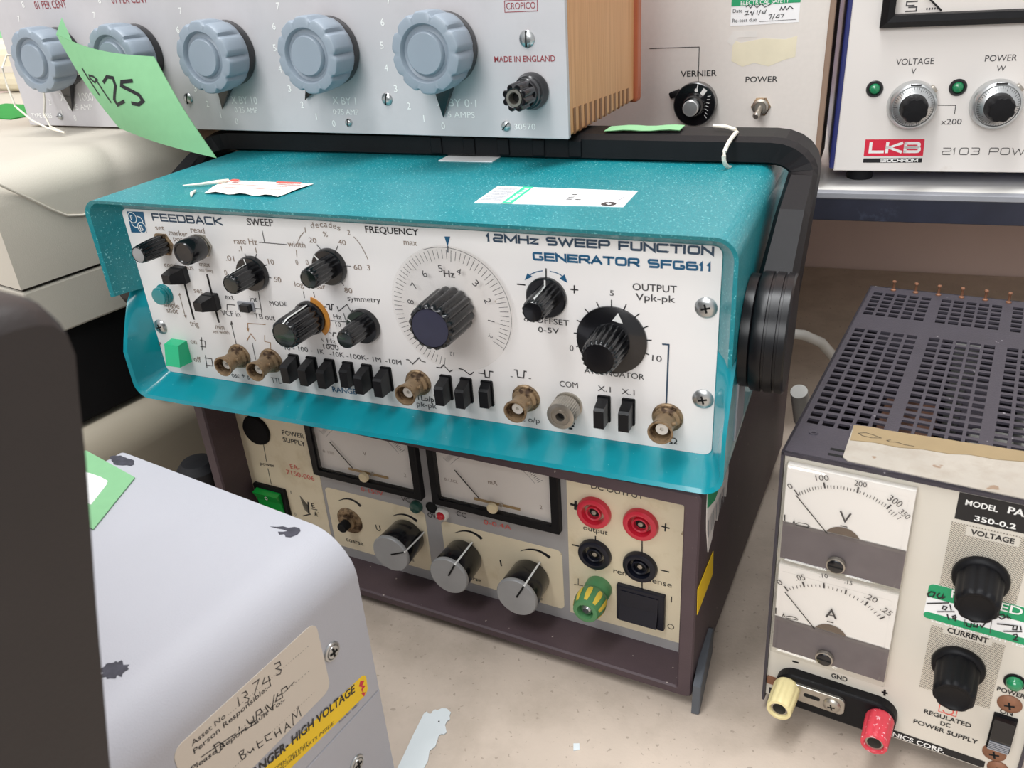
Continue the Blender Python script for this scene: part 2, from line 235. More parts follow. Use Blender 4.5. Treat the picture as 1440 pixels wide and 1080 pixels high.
PRINT = {
 'A': [
  ('w', 'FEEDBACK', 22.3, 98.82, 50.31, 4.67, 0.08, 'n', 1.25),
  ('t', 'set', 22.68, 93.51, 6.68, 3.15, 1.37, 'b', 0),
  ('t', 'marker', 31.92, 91.28, 13.48, 3.13, -1.39, 'b', 0),
  ('t', 'posn', 34.03, 87.92, 9.32, 3.15, -2.04, 'b', 0),
  ('t', 'read', 48.53, 93.66, 9.84, 3.5, -0.53, 'b', 0),
  ('t', 'rate Hz', 77.72, 88.91, 15.85, 3.42, 1.74, 'b', 0),
  ('t', 'width', 113.84, 89.74, 11.19, 3.28, 0.5, 'b', 0),
  ('t', '.1', 79.61, 84.84, 2.46, 3.01, 1.32, 'b', 0),
  ('t', '1', 90.77, 84.71, 1.6, 2.97, -0.02, 'b', 0),
  ('t', '.01', 68.97, 78.69, 5.95, 3.09, -0.22, 'b', 0),
  ('t', '10', 98.21, 78.81, 3.96, 2.99, -0.58, 'b', 0),
  ('t', '50', 100.0, 68.64, 4.53, 3.05, 0.49, 'b', 0),
  ('t', '0', 65.8, 69.9, 1.84, 3.16, 0.97, 'b', 0),
  ('t', 'continuous', 21.82, 71.21, 21.68, 3.3, -0.64, 'b', 0),
  ('t', 'max', 48.74, 73.88, 7.63, 2.74, 0.85, 'b', 0),
  ('t', 'set freq', 47.48, 70.69, 9.75, 2.07, -0.34, 'b', 0),
  ('t', 'set', 39.56, 56.77, 6.36, 3.34, 0.76, 'b', 0),
  ('t', 'single', 12.39, 45.39, 12.25, 3.52, -0.94, 'b', 0),
  ('t', 'shot', 13.78, 41.67, 8.96, 3.54, 0.04, 'b', 0),
  ('t', 'trig', 29.69, 34.67, 6.55, 3.53, 0.56, 'b', 0),
  ('t', 'min', 48.95, 34.71, 6.67, 3.45, 0.83, 'b', 0),
  ('t', 'set width', 46.18, 31.83, 12.37, 2.24, 1.7, 'b', 0),
  ('t', 'on', 26.31, 22.35, 4.67, 3.63, 1.91, 'b', 0),
  ('t', 'off', 25.16, 10.11, 5.61, 3.72, 0.45, 'b', 0),
  ('t', 'ext', 61.86, 54.9, 6.15, 3.27, 0.85, 'g', 0),
  ('t', 'int', 79.75, 55.25, 5.13, 3.21, 0.09, 'g', 0),
  ('t', 'VCF in', 56.35, 44.1, 13.51, 3.36, 1.68, 'g', 0),
  ('t', 'TB out', 80.38, 44.73, 14.33, 3.27, 0.63, 'g', 0),
  ('t', 'osc + s', 52.25, 2.99, 13.48, 3.67, 0.46, 'g', 0),
  ('t', 'TTL', 82.33, 3.42, 6.94, 3.55, 1.51, 'g', 0),
  ('t', 'P', -0.18, 17.58, 1.63, 2.69, 2.07, 'g', 0),
  ('t', 'SWEEP', 89.73, 100.18, 17.31, 3.7, 1.44, 'g', 1),
  ('l', [(98.64, 97.53), (98.56, 90.93)], 0.41, 'g'),
  ('l', [(94.6, 90.9), (113.45, 90.81)], 0.42, 'g'),
  ('l', [(83.36, 83.63), (84.4, 81.43)], 0.43, 'g'),
  ('l', [(91.57, 84.21), (90.2, 81.96)], 0.43, 'g'),
  ('l', [(94.47, 77.16), (97.34, 78.52)], 0.43, 'g'),
  ('l', [(95.04, 71.35), (98.09, 70.68)], 0.44, 'g'),
  ('l', [(61.09, 48.06), (62.05, 51.49), (68.11, 51.71)], 0.48, 'g'),
  ('l', [(79.66, 51.13), (86.59, 51.09)], 0.47, 'g'),
  ('l', [(86.92, 61.65), (86.0, 47.63)], 0.45, 'g'),
  ('l', [(61.75, 39.02), (61.8, 25.38)], 0.49, 'g'),
  ('f', [(60.75, 38.53), (62.32, 41.59), (62.91, 39.02)], 'g'),
  ('l', [(73.25, 37.38), (74.19, 40.98), (87.0, 41.61)], 0.48, 'o'),
  ('f', [(72.5, 37.8), (74.41, 38.01), (73.11, 35.23)], 'o'),
  ('l', [(70.38, 29.22), (74.64, 34.52), (77.1, 30.26)], 0.49, 'o'),
  ('l', [(74.19, 28.39), (73.81, 17.4)], 0.39, 'g'),
  ('l', [(84.58, 34.64), (83.55, 30.5), (87.7, 30.24), (86.37, 24.76)], 0.38, 'o'),
  ('l', [(27.41, 53.8), (27.41, 40.48)], 0.44, 'b'),
  ('f', [(26.47, 53.71), (27.83, 55.58), (28.42, 54.14)], 'b'),
  ('f', [(26.67, 41.05), (28.8, 41.53), (27.65, 38.84)], 'b'),
  ('l', [(35.96, 27.82), (33.91, 19.0)], 0.51, 'g'),
  ('l', [(34.08, 25.63), (37.97, 25.43), (37.38, 21.41), (33.19, 21.17)], 0.52, 'g'),
  ('l', [(35.33, 15.58), (33.98, 6.91)], 0.52, 'g'),
  ('l', [(34.15, 13.69), (39.68, 13.72), (39.2, 8.95), (33.88, 8.66)], 0.53, 'g'),
  ('f', [(4.13, 103.53), (16.81, 103.82), (15.06, 91.31), (3.13, 90.95)], 'B'),
  ('ring', 7.05, 99.97, 3.1, 0.5, 'w'),
  ('ring', 12.53, 94.33, 3.1, 0.5, 'w'),
  ('t', 'F', 5.4, 98.37, 2.27, 2.73, 0.14, 'w', 1),
  ('t', 'B', 10.66, 92.46, 2.57, 3.2, 0.76, 'w', 1),
  ('l', [(10.72, 100.98), (13.25, 100.53), (14.45, 98.86), (14.04, 96.86)], 0.54, 'w'),
  ('l', [(5.29, 97.66), (5.7, 95.46), (7.27, 94.38), (9.55, 94.39)], 0.55, 'w'),
  ('t', '1', 126.32, 98.38, 1.11, 2.78, -1.51, 'b', 0),
  ('t', 'd', 130.95, 100.75, 2.08, 3.14, 8.33, 'b', 0),
  ('t', 'e', 133.94, 101.3, 2.03, 3.12, 5.63, 'b', 0),
  ('t', 'c', 136.68, 101.74, 2.0, 3.11, 3.06, 'b', 0),
  ('t', 'a', 139.24, 101.98, 1.97, 3.1, 0.53, 'b', 0),
  ('t', 'd', 141.94, 101.86, 1.94, 3.09, -2.26, 'b', 0),
  ('t', 'e', 144.6, 101.54, 1.92, 3.08, -5.1, 'b', 0),
  ('t', 's', 146.93, 100.74, 1.91, 3.08, -7.72, 'b', 0),
  ('t', '2', 152.67, 98.64, 1.81, 2.69, -2.46, 'b', 0),
  ('t', '3', 161.46, 80.35, 1.81, 2.78, -1.61, 'b', 0),
  ('t', '%', 137.65, 96.77, 2.74, 2.75, -0.44, 'b', 0),
  ('t', '20', 127.97, 92.98, 4.68, 2.8, -1.02, 'b', 0),
  ('t', '40', 146.22, 93.02, 4.65, 2.75, -0.92, 'b', 0),
  ('t', '60', 153.29, 80.0, 4.99, 2.81, 0.02, 'b', 0),
  ('t', '80', 145.08, 66.38, 4.89, 2.92, -0.73, 'b', 0),
  ('t', '0', 116.67, 79.85, 1.62, 2.92, 0.81, 'b', 0),
  ('t', '0', 123.45, 80.36, 1.6, 2.9, 0.79, 'b', 0),
  ('t', 'log', 113.12, 67.12, 5.88, 3.02, 0.98, 'b', 0),
  ('t', 'linear', 120.93, 66.98, 14.02, 2.99, 2.13, 'b', 0),
  ('l', [(156.28, 97.92), (158.92, 94.8), (160.94, 91.15), (162.77, 86.23)], 0.39, 'b'),
  ('l', [(118.18, 84.56), (118.66, 88.26)], 0.42, 'b'),
  ('l', [(121.03, 93.31), (123.0, 96.06), (126.06, 98.74)], 0.41, 'b'),
  ('l', [(132.48, 92.11), (134.43, 89.63)], 0.4, 'g'),
  ('l', [(145.65, 92.31), (143.74, 89.2)], 0.4, 'g'),
  ('l', [(148.45, 81.58), (151.85, 81.64)], 0.41, 'g'),
  ('l', [(143.64, 72.99), (145.26, 70.32)], 0.42, 'g'),
  ('l', [(118.1, 64.66), (117.94, 60.7)], 0.43, 'g'),
  ('l', [(124.69, 65.05), (124.93, 61.76)], 0.43, 'g'),
  ('l', [(129.81, 56.71), (131.62, 56.58)], 0.44, 'g'),
  ('l', [(130.04, 41.58), (131.73, 41.23)], 0.45, 'g'),
  ('l', [(124.16, 36.9), (125.57, 35.1)], 0.46, 'g'),
  ('l', [(142.05, 54.29), (142.65, 50.17)], 0.43, 'g'),
  ('t', 'MODE', 93.22, 53.99, 12.09, 2.72, 3.04, 'g', 0),
  ('t', 'symmetry', 146.27, 61.91, 20.38, 2.95, 2.04, 'g', 0),
  ('l', [(131.73, 58.26), (133.6, 58.44), (133.49, 55.51), (134.64, 55.52), (135.26, 58.7), (136.63, 58.73)], 0.7, 'g'),
  ('l', [(138.5, 57.77), (139.12, 55.03), (145.17, 59.56), (147.04, 55.62), (148.6, 56.81)], 0.52, 'g'),
  ('t', 'Hz', 134.98, 50.21, 5.07, 2.62, 1.24, 'g', 0),
  ('l', [(132.65, 48.91), (143.25, 49.08)], 0.44, 'g'),
  ('t', '10', 135.03, 45.66, 4.53, 2.65, 2.2, 'g', 0),
  ('t', 'Hz', 127.76, 34.81, 5.7, 2.73, 2.37, 'g', 0),
  ('l', [(127.1, 33.85), (133.02, 34.01)], 0.46, 'g'),
  ('t', '1000', 124.57, 30.69, 10.27, 2.99, 2.66, 'g', 0),
  ('l', [(132.16, 39.23), (133.1, 41.71), (134.96, 41.7)], 0.63, 'g'),
  ('t', 'FREQUENCY', 163.84, 100.71, 30.62, 3.21, 0.21, 'k', 1),
  ('t', 'max', 185.22, 95.59, 7.64, 2.99, -1.03, 'b', 0),
  ('f', [(208.52, 101.24), (211.72, 101.35), (209.68, 96.03)], 'B'),
  ('l', [(209.94, 96.58), (209.55, 93.12)], 0.51, 'n'),
  ('t', 'Hz', 205.96, 80.4, 6.12, 3.41, -0.53, 'g', 1),
  ('t', '10', 97.3, 26.93, 3.73, 2.96, 0.03, 'g', 0),
  ('t', '- 100 -', 102.94, 27.17, 13.52, 2.94, 1.32, 'g', 0),
  ('t', '1K', 120.04, 27.25, 4.34, 2.89, 1.22, 'g', 0),
  ('t', '-10K', 127.96, 26.79, 9.62, 2.87, 1.92, 'g', 0),
  ('t', '-100K-', 139.17, 26.87, 14.39, 2.84, 1.6, 'g', 0),
  ('t', '1M', 156.23, 26.96, 5.11, 2.79, 1.27, 'g', 0),
  ('t', '-10M', 164.14, 27.01, 10.05, 2.77, 1.28, 'g', 0),
  ('t', 'RANGE', 125.35, 3.58, 16.33, 3.4, 1.91, 'B', 1),
  ('l', [(177.44, 30.75), (178.88, 30.94), (181.18, 28.57), (185.65, 32.85), (186.71, 31.09), (189.34, 30.69)], 0.53, 'g'),
  ('l', [(195.49, 28.53), (198.15, 28.56), (199.95, 30.48), (203.24, 26.92), (205.17, 28.23)], 0.61, 'g'),
  ('l', [(208.75, 29.54), (211.31, 29.26), (215.19, 26.64), (217.43, 28.62)], 0.6, 'g'),
  ('l', [(219.97, 28.44), (223.43, 28.39), (223.85, 30.93)], 0.47, 'g'),
  ('l', [(223.83, 30.72), (223.88, 26.58), (226.1, 26.47), (226.62, 30.27), (228.73, 30.24)], 0.67, 'g'),
  ('t', 'TTLo/p', 177.96, 6.48, 13.63, 3.22, 1.19, 'k', 1),
  ('t', 'V pk-pk', 175.16, 2.45, 17.58, 3.25, 0.84, 'g', 0),
  ('l', [(238.29, 28.87), (239.47, 28.83)], 0.42, 'g'),
  ('l', [(240.54, 32.95), (242.12, 33.05), (242.35, 29.12), (245.57, 29.05), (246.11, 32.98), (247.46, 32.86)], 0.62, 'g'),
  ('l', [(248.31, 29.13), (249.66, 29.11)], 0.41, 'g'),
  ('t', 'TTL o/p', 236.29, 3.17, 16.88, 3.07, 0.99, 'g', 0),
  ('t', 'COM', 265.07, 26.92, 9.58, 3.24, 2.2, 'g', 0),
  ('l', [(267.64, 6.49), (272.34, 6.63)], 1.11, 'k'),
  ('l', [(268.36, 4.92), (271.91, 4.98)], 1.11, 'k'),
  ('l', [(268.88, 3.31), (271.0, 3.24)], 1.12, 'k'),
  ('t', 'X.1', 284.86, 27.38, 6.62, 2.98, 0.64, 'g', 0),
  ('t', 'X.1', 296.95, 27.37, 6.48, 2.95, 0.65, 'g', 0),
  ('t', '50Ω', 315.21, 2.86, 9.69, 3.27, 4.12, 'k', 1),
  ('t', 'ATTENUATOR', 278.1, 36.29, 29.97, 2.94, 0.64, 'k', 0),
  ('t', '10', 311.71, 47.39, 4.57, 2.96, -1.97, 'g', 0),
  ('t', '0', 270.92, 47.48, 2.01, 3.07, -1.19, 'g', 0),
  ('l', [(316.33, 56.4), (319.4, 56.49), (318.97, 24.32)], 0.8, 'n'),
  ('w', '12MHz SWEEP FUNCTION', 230.84, 100.0, 107.05, 4.23, 0.31, 'n', 1.42),
  ('w', 'GENERATOR SFG611', 254.15, 92.46, 84.1, 4.2, 0.63, 'B', 1.42),
  ('l', [(258.87, 87.64), (255.84, 86.91), (253.27, 85.72), (251.47, 84.28)], 0.46, 'B'),
  ('f', [(249.31, 82.11), (250.95, 85.73), (253.49, 84.25)], 'B'),
  ('l', [(262.43, 87.63), (265.27, 87.27), (267.68, 86.39), (269.38, 84.77)], 0.46, 'B'),
  ('f', [(271.06, 82.56), (267.12, 84.39), (269.65, 86.75)], 'B'),
  ('l', [(260.62, 88.95), (260.37, 83.83)], 0.64, 'k'),
  ('l', [(245.28, 79.76), (249.57, 79.72)], 0.66, 'k'),
  ('l', [(272.33, 79.52), (276.22, 79.57)], 0.65, 'k'),
  ('l', [(274.35, 81.77), (274.22, 77.62)], 0.64, 'k'),
  ('t', 'dc OFFSET', 247.69, 60.7, 23.42, 2.86, 0.01, 'k', 0),
  ('t', '0-5V', 255.0, 55.69, 10.9, 2.87, 1.44, 'k', 0),
  ('t', '5', 291.51, 78.21, 1.88, 2.63, -0.65, 'g', 0),
  ('l', [(284.99, 74.46), (286.47, 71.13)], 0.54, 'k'),
  ('l', [(292.25, 76.13), (292.21, 71.7)], 0.53, 'k'),
  ('l', [(299.29, 74.55), (297.78, 70.87)], 0.53, 'k'),
  ('l', [(305.54, 70.57), (302.57, 67.8)], 0.53, 'k'),
  ('l', [(309.67, 64.79), (306.53, 63.05)], 0.54, 'k'),
  ('l', [(311.44, 57.79), (307.71, 57.35)], 0.55, 'k'),
  ('l', [(310.23, 50.22), (307.2, 51.18)], 0.56, 'k'),
  ('l', [(279.1, 70.4), (281.48, 67.92)], 0.55, 'k'),
  ('l', [(275.0, 64.1), (277.64, 63.05)], 0.56, 'k'),
  ('l', [(273.3, 57.22), (276.1, 57.32)], 0.57, 'k'),
  ('l', [(274.39, 50.0), (276.83, 51.14)], 0.58, 'k'),
  ('t', 'OUTPUT', 302.24, 81.89, 20.2, 3.26, 1.11, 'g', 0.6),
  ('t', 'Vpk-pk', 303.64, 77.11, 18.13, 3.29, 1.2, 'g', 0.6),
 ],
 'EA': [
  ('t', 'POWER', -282.7, 102.44, 18.09, 3.55, 2.15, 'k', 0.5),
  ('t', 'SUPPLY', -283.38, 96.8, 18.54, 3.59, 0.63, 'k', 0.5),
  ('t', 'power', -309.65, 72.55, 13.05, 2.88, 3.79, 'k', 0),
  ('l', [(-302.09, 93.31), (-303.13, 76.94)], 0.5, 'g'),
  ('l', [(-303.39, 71.07), (-303.75, 57.72)], 0.52, 'g'),
  ('t', 'EA-', -284.46, 75.65, 12.85, 3.73, 3.96, 'r', 0),
  ('t', '7150-006', -286.98, 70.26, 23.71, 3.77, 0.23, 'r', 0),
  ('l', [(-279.77, 54.26), (-273.77, 46.89)], 0.58, 'k'),
  ('l', [(-279.55, 52.54), (-273.98, 45.94)], 0.59, 'k'),
  ('l', [(-279.33, 50.82), (-274.19, 44.98)], 0.59, 'k'),
  ('l', [(-279.11, 49.08), (-274.4, 44.03)], 0.59, 'k'),
  ('l', [(-278.89, 47.35), (-274.62, 43.07)], 0.59, 'k'),
  ('l', [(-278.67, 45.61), (-274.83, 42.11)], 0.59, 'k'),
  ('l', [(-278.45, 43.87), (-275.04, 41.15)], 0.59, 'k'),
  ('l', [(-273.2, 50.81), (-274.76, 40.12)], 1.17, 'k'),
  ('l', [(-280.62, 37.03), (-273.12, 40.56)], 0.8, 'k'),
  ('t', 'E', -270.6, 46.92, 2.5, 3.55, 5.85, 'k', 1),
  ('l', [(-271.36, 45.33), (-266.37, 45.85)], 0.52, 'k'),
  ('t', 'A', -269.89, 39.91, 2.78, 3.59, 2.99, 'k', 1),
  ('t', 'I', -287.44, 54.11, 0.61, 2.59, -4.18, 'g', 0),
  ('t', 'O', -288.29, 35.49, 1.61, 2.35, 4.41, 'g', 0),
  ('t', '0-150V', -225.13, 71.61, 17.25, 3.25, 2.07, 'r', 0),
  ('t', 'VC', -194.08, 72.08, 6.21, 3.16, 1.28, 'k', 0),
  ('t', 'OVP', -175.72, 64.46, 8.38, 3.43, 0.48, 'k', 0.5),
  ('t', 'CC', -154.3, 71.39, 6.71, 3.32, -1.37, 'k', 0.5),
  ('t', 'coarse', -246.0, 25.14, 14.3, 3.6, 0.43, 'k', 0),
  ('t', 'U', -218.26, 42.0, 3.62, 4.65, 3.72, 'k', 1),
  ('f', [(-246.32, 58.23), (-244.65, 59.22), (-244.9, 59.64), (-246.51, 58.52)], 'k'),
  ('f', [(-244.65, 59.22), (-243.03, 60.05), (-243.33, 60.62), (-244.9, 59.64)], 'k'),
  ('f', [(-243.03, 60.05), (-241.48, 60.72), (-241.8, 61.44), (-243.33, 60.62)], 'k'),
  ('f', [(-241.48, 60.72), (-240.0, 61.23), (-240.3, 62.1), (-241.8, 61.44)], 'k'),
  ('f', [(-240.0, 61.23), (-238.58, 61.58), (-238.84, 62.61), (-240.3, 62.1)], 'k'),
  ('f', [(-238.58, 61.58), (-237.23, 61.77), (-237.4, 62.96), (-238.84, 62.61)], 'k'),
  ('f', [(-237.23, 61.77), (-235.96, 61.8), (-235.99, 63.15), (-237.4, 62.96)], 'k'),
  ('f', [(-235.96, 61.8), (-234.76, 61.69), (-234.61, 63.17), (-235.99, 63.15)], 'k'),
  ('f', [(-234.76, 61.69), (-233.63, 61.43), (-233.26, 63.02), (-234.61, 63.17)], 'k'),
  ('f', [(-233.63, 61.43), (-232.57, 61.03), (-231.94, 62.7), (-233.26, 63.02)], 'k'),
  ('f', [(-232.57, 61.03), (-231.57, 60.5), (-230.66, 62.19), (-231.94, 62.7)], 'k'),
  ('f', [(-231.57, 60.5), (-230.62, 59.82), (-229.43, 61.5), (-230.66, 62.19)], 'k'),
  ('f', [(-230.62, 59.82), (-229.73, 59.01), (-228.25, 60.64), (-229.43, 61.5)], 'k'),
  ('f', [(-229.73, 59.01), (-228.87, 58.04), (-227.12, 59.61), (-228.25, 60.64)], 'k'),
  ('f', [(-203.11, 57.48), (-201.67, 58.33), (-201.93, 58.76), (-203.31, 57.77)], 'k'),
  ('f', [(-201.67, 58.33), (-200.26, 59.05), (-200.55, 59.62), (-201.93, 58.76)], 'k'),
  ('f', [(-200.26, 59.05), (-198.87, 59.63), (-199.18, 60.35), (-200.55, 59.62)], 'k'),
  ('f', [(-198.87, 59.63), (-197.5, 60.08), (-197.8, 60.96), (-199.18, 60.35)], 'k'),
  ('f', [(-197.5, 60.08), (-196.17, 60.4), (-196.42, 61.43), (-197.8, 60.96)], 'k'),
  ('f', [(-196.17, 60.4), (-194.86, 60.59), (-195.04, 61.78), (-196.42, 61.43)], 'k'),
  ('f', [(-194.86, 60.59), (-193.58, 60.65), (-193.65, 61.99), (-195.04, 61.78)], 'k'),
  ('f', [(-193.58, 60.65), (-192.33, 60.58), (-192.26, 62.07), (-193.65, 61.99)], 'k'),
  ('f', [(-192.33, 60.58), (-191.11, 60.39), (-190.87, 62.01), (-192.26, 62.07)], 'k'),
  ('f', [(-191.11, 60.39), (-189.91, 60.08), (-189.48, 61.81), (-190.87, 62.01)], 'k'),
  ('f', [(-189.91, 60.08), (-188.74, 59.66), (-188.1, 61.47), (-189.48, 61.81)], 'k'),
  ('f', [(-188.74, 59.66), (-187.58, 59.11), (-186.72, 60.98), (-188.1, 61.47)], 'k'),
  ('f', [(-187.58, 59.11), (-186.44, 58.44), (-185.35, 60.36), (-186.72, 60.98)], 'k'),
  ('f', [(-186.44, 58.44), (-185.31, 57.65), (-183.99, 59.6), (-185.35, 60.36)], 'k'),
  ('f', [(-157.01, 56.91), (-155.42, 57.9), (-155.68, 58.31), (-157.21, 57.2)], 'k'),
  ('f', [(-155.42, 57.9), (-153.87, 58.73), (-154.17, 59.28), (-155.68, 58.31)], 'k'),
  ('f', [(-153.87, 58.73), (-152.36, 59.4), (-152.68, 60.11), (-154.17, 59.28)], 'k'),
  ('f', [(-152.36, 59.4), (-150.89, 59.91), (-151.2, 60.78), (-152.68, 60.11)], 'k'),
  ('f', [(-150.89, 59.91), (-149.48, 60.27), (-149.74, 61.3), (-151.2, 60.78)], 'k'),
  ('f', [(-149.48, 60.27), (-148.11, 60.48), (-148.29, 61.67), (-149.74, 61.3)], 'k'),
  ('f', [(-148.11, 60.48), (-146.8, 60.53), (-146.85, 61.88), (-148.29, 61.67)], 'k'),
  ('f', [(-146.8, 60.53), (-145.53, 60.45), (-145.43, 61.93), (-146.85, 61.88)], 'k'),
  ('f', [(-145.53, 60.45), (-144.32, 60.22), (-144.01, 61.82), (-145.43, 61.93)], 'k'),
  ('f', [(-144.32, 60.22), (-143.15, 59.85), (-142.61, 61.54), (-144.01, 61.82)], 'k'),
  ('f', [(-143.15, 59.85), (-142.02, 59.34), (-141.24, 61.1), (-142.61, 61.54)], 'k'),
  ('f', [(-142.02, 59.34), (-140.93, 58.7), (-139.88, 60.48), (-141.24, 61.1)], 'k'),
  ('f', [(-140.93, 58.7), (-139.86, 57.92), (-138.56, 59.7), (-139.88, 60.48)], 'k'),
  ('f', [(-139.86, 57.92), (-138.83, 57.0), (-137.28, 58.76), (-138.56, 59.7)], 'k'),
  ('f', [(-111.9, 56.08), (-110.43, 57.0), (-110.69, 57.42), (-112.1, 56.37)], 'k'),
  ('f', [(-110.43, 57.0), (-108.97, 57.77), (-109.28, 58.33), (-110.69, 57.42)], 'k'),
  ('f', [(-108.97, 57.77), (-107.54, 58.4), (-107.86, 59.11), (-109.28, 58.33)], 'k'),
  ('f', [(-107.54, 58.4), (-106.14, 58.88), (-106.44, 59.75), (-107.86, 59.11)], 'k'),
  ('f', [(-106.14, 58.88), (-104.76, 59.22), (-105.01, 60.25), (-106.44, 59.75)], 'k'),
  ('f', [(-104.76, 59.22), (-103.4, 59.41), (-103.58, 60.61), (-105.01, 60.25)], 'k'),
  ('f', [(-103.4, 59.41), (-102.08, 59.47), (-102.14, 60.82), (-103.58, 60.61)], 'k'),
  ('f', [(-102.08, 59.47), (-100.78, 59.39), (-100.69, 60.88), (-102.14, 60.82)], 'k'),
  ('f', [(-100.78, 59.39), (-99.5, 59.18), (-99.24, 60.79), (-100.69, 60.88)], 'k'),
  ('f', [(-99.5, 59.18), (-98.25, 58.84), (-97.79, 60.55), (-99.24, 60.79)], 'k'),
  ('f', [(-98.25, 58.84), (-97.01, 58.36), (-96.34, 60.16), (-97.79, 60.55)], 'k'),
  ('f', [(-97.01, 58.36), (-95.79, 57.76), (-94.89, 59.62), (-96.34, 60.16)], 'k'),
  ('f', [(-95.79, 57.76), (-94.58, 57.02), (-93.45, 58.92), (-94.89, 59.62)], 'k'),
  ('f', [(-94.58, 57.02), (-93.38, 56.15), (-92.02, 58.07), (-93.45, 58.92)], 'k'),
  ('t', '0-0.4A', -135.47, 69.95, 18.54, 3.28, 1.91, 'r', 0),
  ('t', 'I', -126.47, 40.49, 0.96, 4.57, 6.96, 'k', 1),
  ('t', 'coarse', -154.26, 22.6, 12.34, 3.03, -0.59, 'k', 0),
  ('t', 'fine', -106.23, 22.67, 6.9, 2.91, -6.47, 'k', 0),
  ('t', 'DC OUTPUT', -65.58, 113.35, 29.52, 3.52, 0.01, 'k', 0.3),
  ('l', [(-78.32, 99.46), (-71.93, 99.27)], 1.58, 'k'),
  ('l', [(-74.95, 102.65), (-75.41, 96.34)], 1.56, 'k'),
  ('l', [(-25.98, 98.67), (-21.51, 98.41)], 0.85, 'k'),
  ('l', [(-23.68, 101.1), (-23.93, 95.78)], 0.84, 'k'),
  ('l', [(-78.28, 71.08), (-71.29, 71.16)], 0.94, 'k'),
  ('l', [(-25.88, 68.8), (-21.03, 68.89)], 0.8, 'k'),
  ('t', 'output', -70.97, 83.84, 14.62, 3.5, -0.0, 'k', 0),
  ('t', 'remote sense', -53.2, 58.25, 33.85, 3.63, 0.13, 'k', 0),
  ('l', [(-63.65, 81.44), (-63.73, 77.1)], 0.71, 'k'),
  ('l', [(-36.57, 88.84), (-36.46, 76.37)], 0.68, 'k'),
  ('l', [(-36.3, 60.33), (-36.22, 51.28)], 0.72, 'k'),
  ('l', [(-19.32, 51.96), (-19.34, 47.81)], 0.72, 'k'),
  ('ring', -19.13, 29.8, 1.7, 0.45, 'k'),
  ('l', [(-75.04, 47.08), (-75.18, 42.38)], 0.44, 'g'),
  ('l', [(-77.79, 41.88), (-72.02, 42.38)], 0.44, 'g'),
  ('t', 'fine', -200.03, 23.87, 9.98, 3.15, 0.38, 'k', 0),
 ],
 'D': [
  ('t', 'MODEL', 75.77, 155.93, 11.89, 2.62, -0.81, 'w', 1.6),
  ('t', 'PA', 91.05, 156.41, 6.0, 3.08, -2.31, 'w', 2.4),
  ('t', '350-0.2', 80.06, 149.25, 15.19, 2.47, 0.15, 'w', 1.6),
  ('t', 'VOLTAGE', 79.76, 142.03, 16.12, 2.51, -0.11, 'k', 2.4),
  ('t', 'ELECTRICAL SAFETY TES', 71.92, 90.1, 36.5, 2.45, -0.61, 'w', 1.6),
  ('t', 'CURRENT', 78.83, 86.4, 16.4, 2.86, 0.05, 'k', 2.4),
  ('t', 'REGULATED', 76.34, 33.21, 20.22, 2.52, 0.63, 'k', 1.6),
  ('t', 'DC', 84.07, 28.87, 4.36, 2.53, 3.2, 'k', 1.6),
  ('t', 'POWER SUPPLY', 72.71, 24.44, 27.97, 2.58, -0.06, 'k', 1.6),
  ('t', 'ELECTRONICS CORP.', 37.15, 11.02, 60.05, 2.75, 0.12, 'w', 1.6),
  ('t', 'POWER', 102.7, 61.08, 11.18, 2.52, -0.23, 'k', 1.6),
  ('t', 'ON', 106.03, 48.46, 5.03, 2.8, 4.56, 'k', 1.6),
  ('t', 'GND', 32.97, 36.56, 7.75, 2.86, 2.92, 'k', 1.6),
  ('l', [(13.49, 38.9), (16.61, 39.12)], 1.08, 'k'),
  ('l', [(56.77, 37.83), (59.52, 37.89)], 1.03, 'k'),
  ('l', [(58.02, 39.72), (58.21, 35.83)], 1.02, 'k'),
 ],
 'DS': [
  ('t', 'P', 77.58, 106.71, 2.59, 4.29, 2.85, 'w', 1),
  ('t', 'ED', 96.34, 106.84, 8.44, 4.2, -0.85, 'w', 1),
  ('l', [(68.35, 105.15), (69.64, 106.94), (71.18, 106.76), (70.74, 104.42), (68.92, 103.72), (68.35, 105.15)], 0.64, 'k'),
  ('l', [(72.98, 107.44), (72.11, 105.49), (73.05, 104.21), (74.05, 105.14), (74.48, 107.47), (74.48, 104.76), (75.41, 106.2)], 0.63, 'k'),
  ('l', [(68.71, 99.57), (77.32, 103.35)], 0.65, 'k'),
  ('l', [(75.43, 100.76), (75.14, 98.99), (76.44, 98.96), (76.93, 100.8), (75.43, 100.76)], 0.56, 'k'),
  ('l', [(77.82, 102.46), (78.76, 99.55)], 0.56, 'k'),
  ('l', [(73.34, 96.62), (80.15, 99.33)], 0.57, 'k'),
  ('l', [(77.49, 96.84), (78.69, 93.77)], 0.6, 'k'),
  ('l', [(80.8, 97.39), (79.67, 96.39), (80.14, 95.25), (81.1, 96.41), (80.76, 97.7), (81.12, 94.2)], 0.6, 'k'),
  ('l', [(85.22, 95.32), (85.91, 93.17), (87.4, 93.13), (87.39, 95.66)], 0.6, 'k'),
  ('l', [(88.43, 96.09), (88.4, 93.87), (89.83, 94.13), (89.68, 96.05)], 0.6, 'k'),
  ('l', [(90.66, 95.91), (91.56, 94.85), (92.55, 97.78)], 0.6, 'k'),
  ('l', [(84.63, 96.74), (84.83, 92.95)], 0.28, 'g'),
  ('l', [(94.55, 100.22), (95.02, 92.77)], 0.27, 'g'),
  ('l', [(96.29, 103.62), (98.21, 104.92), (99.12, 103.69), (97.96, 102.15), (96.38, 103.12)], 0.62, 'k'),
  ('l', [(99.04, 104.19), (100.2, 103.59), (99.62, 104.95), (101.27, 103.49)], 0.62, 'k'),
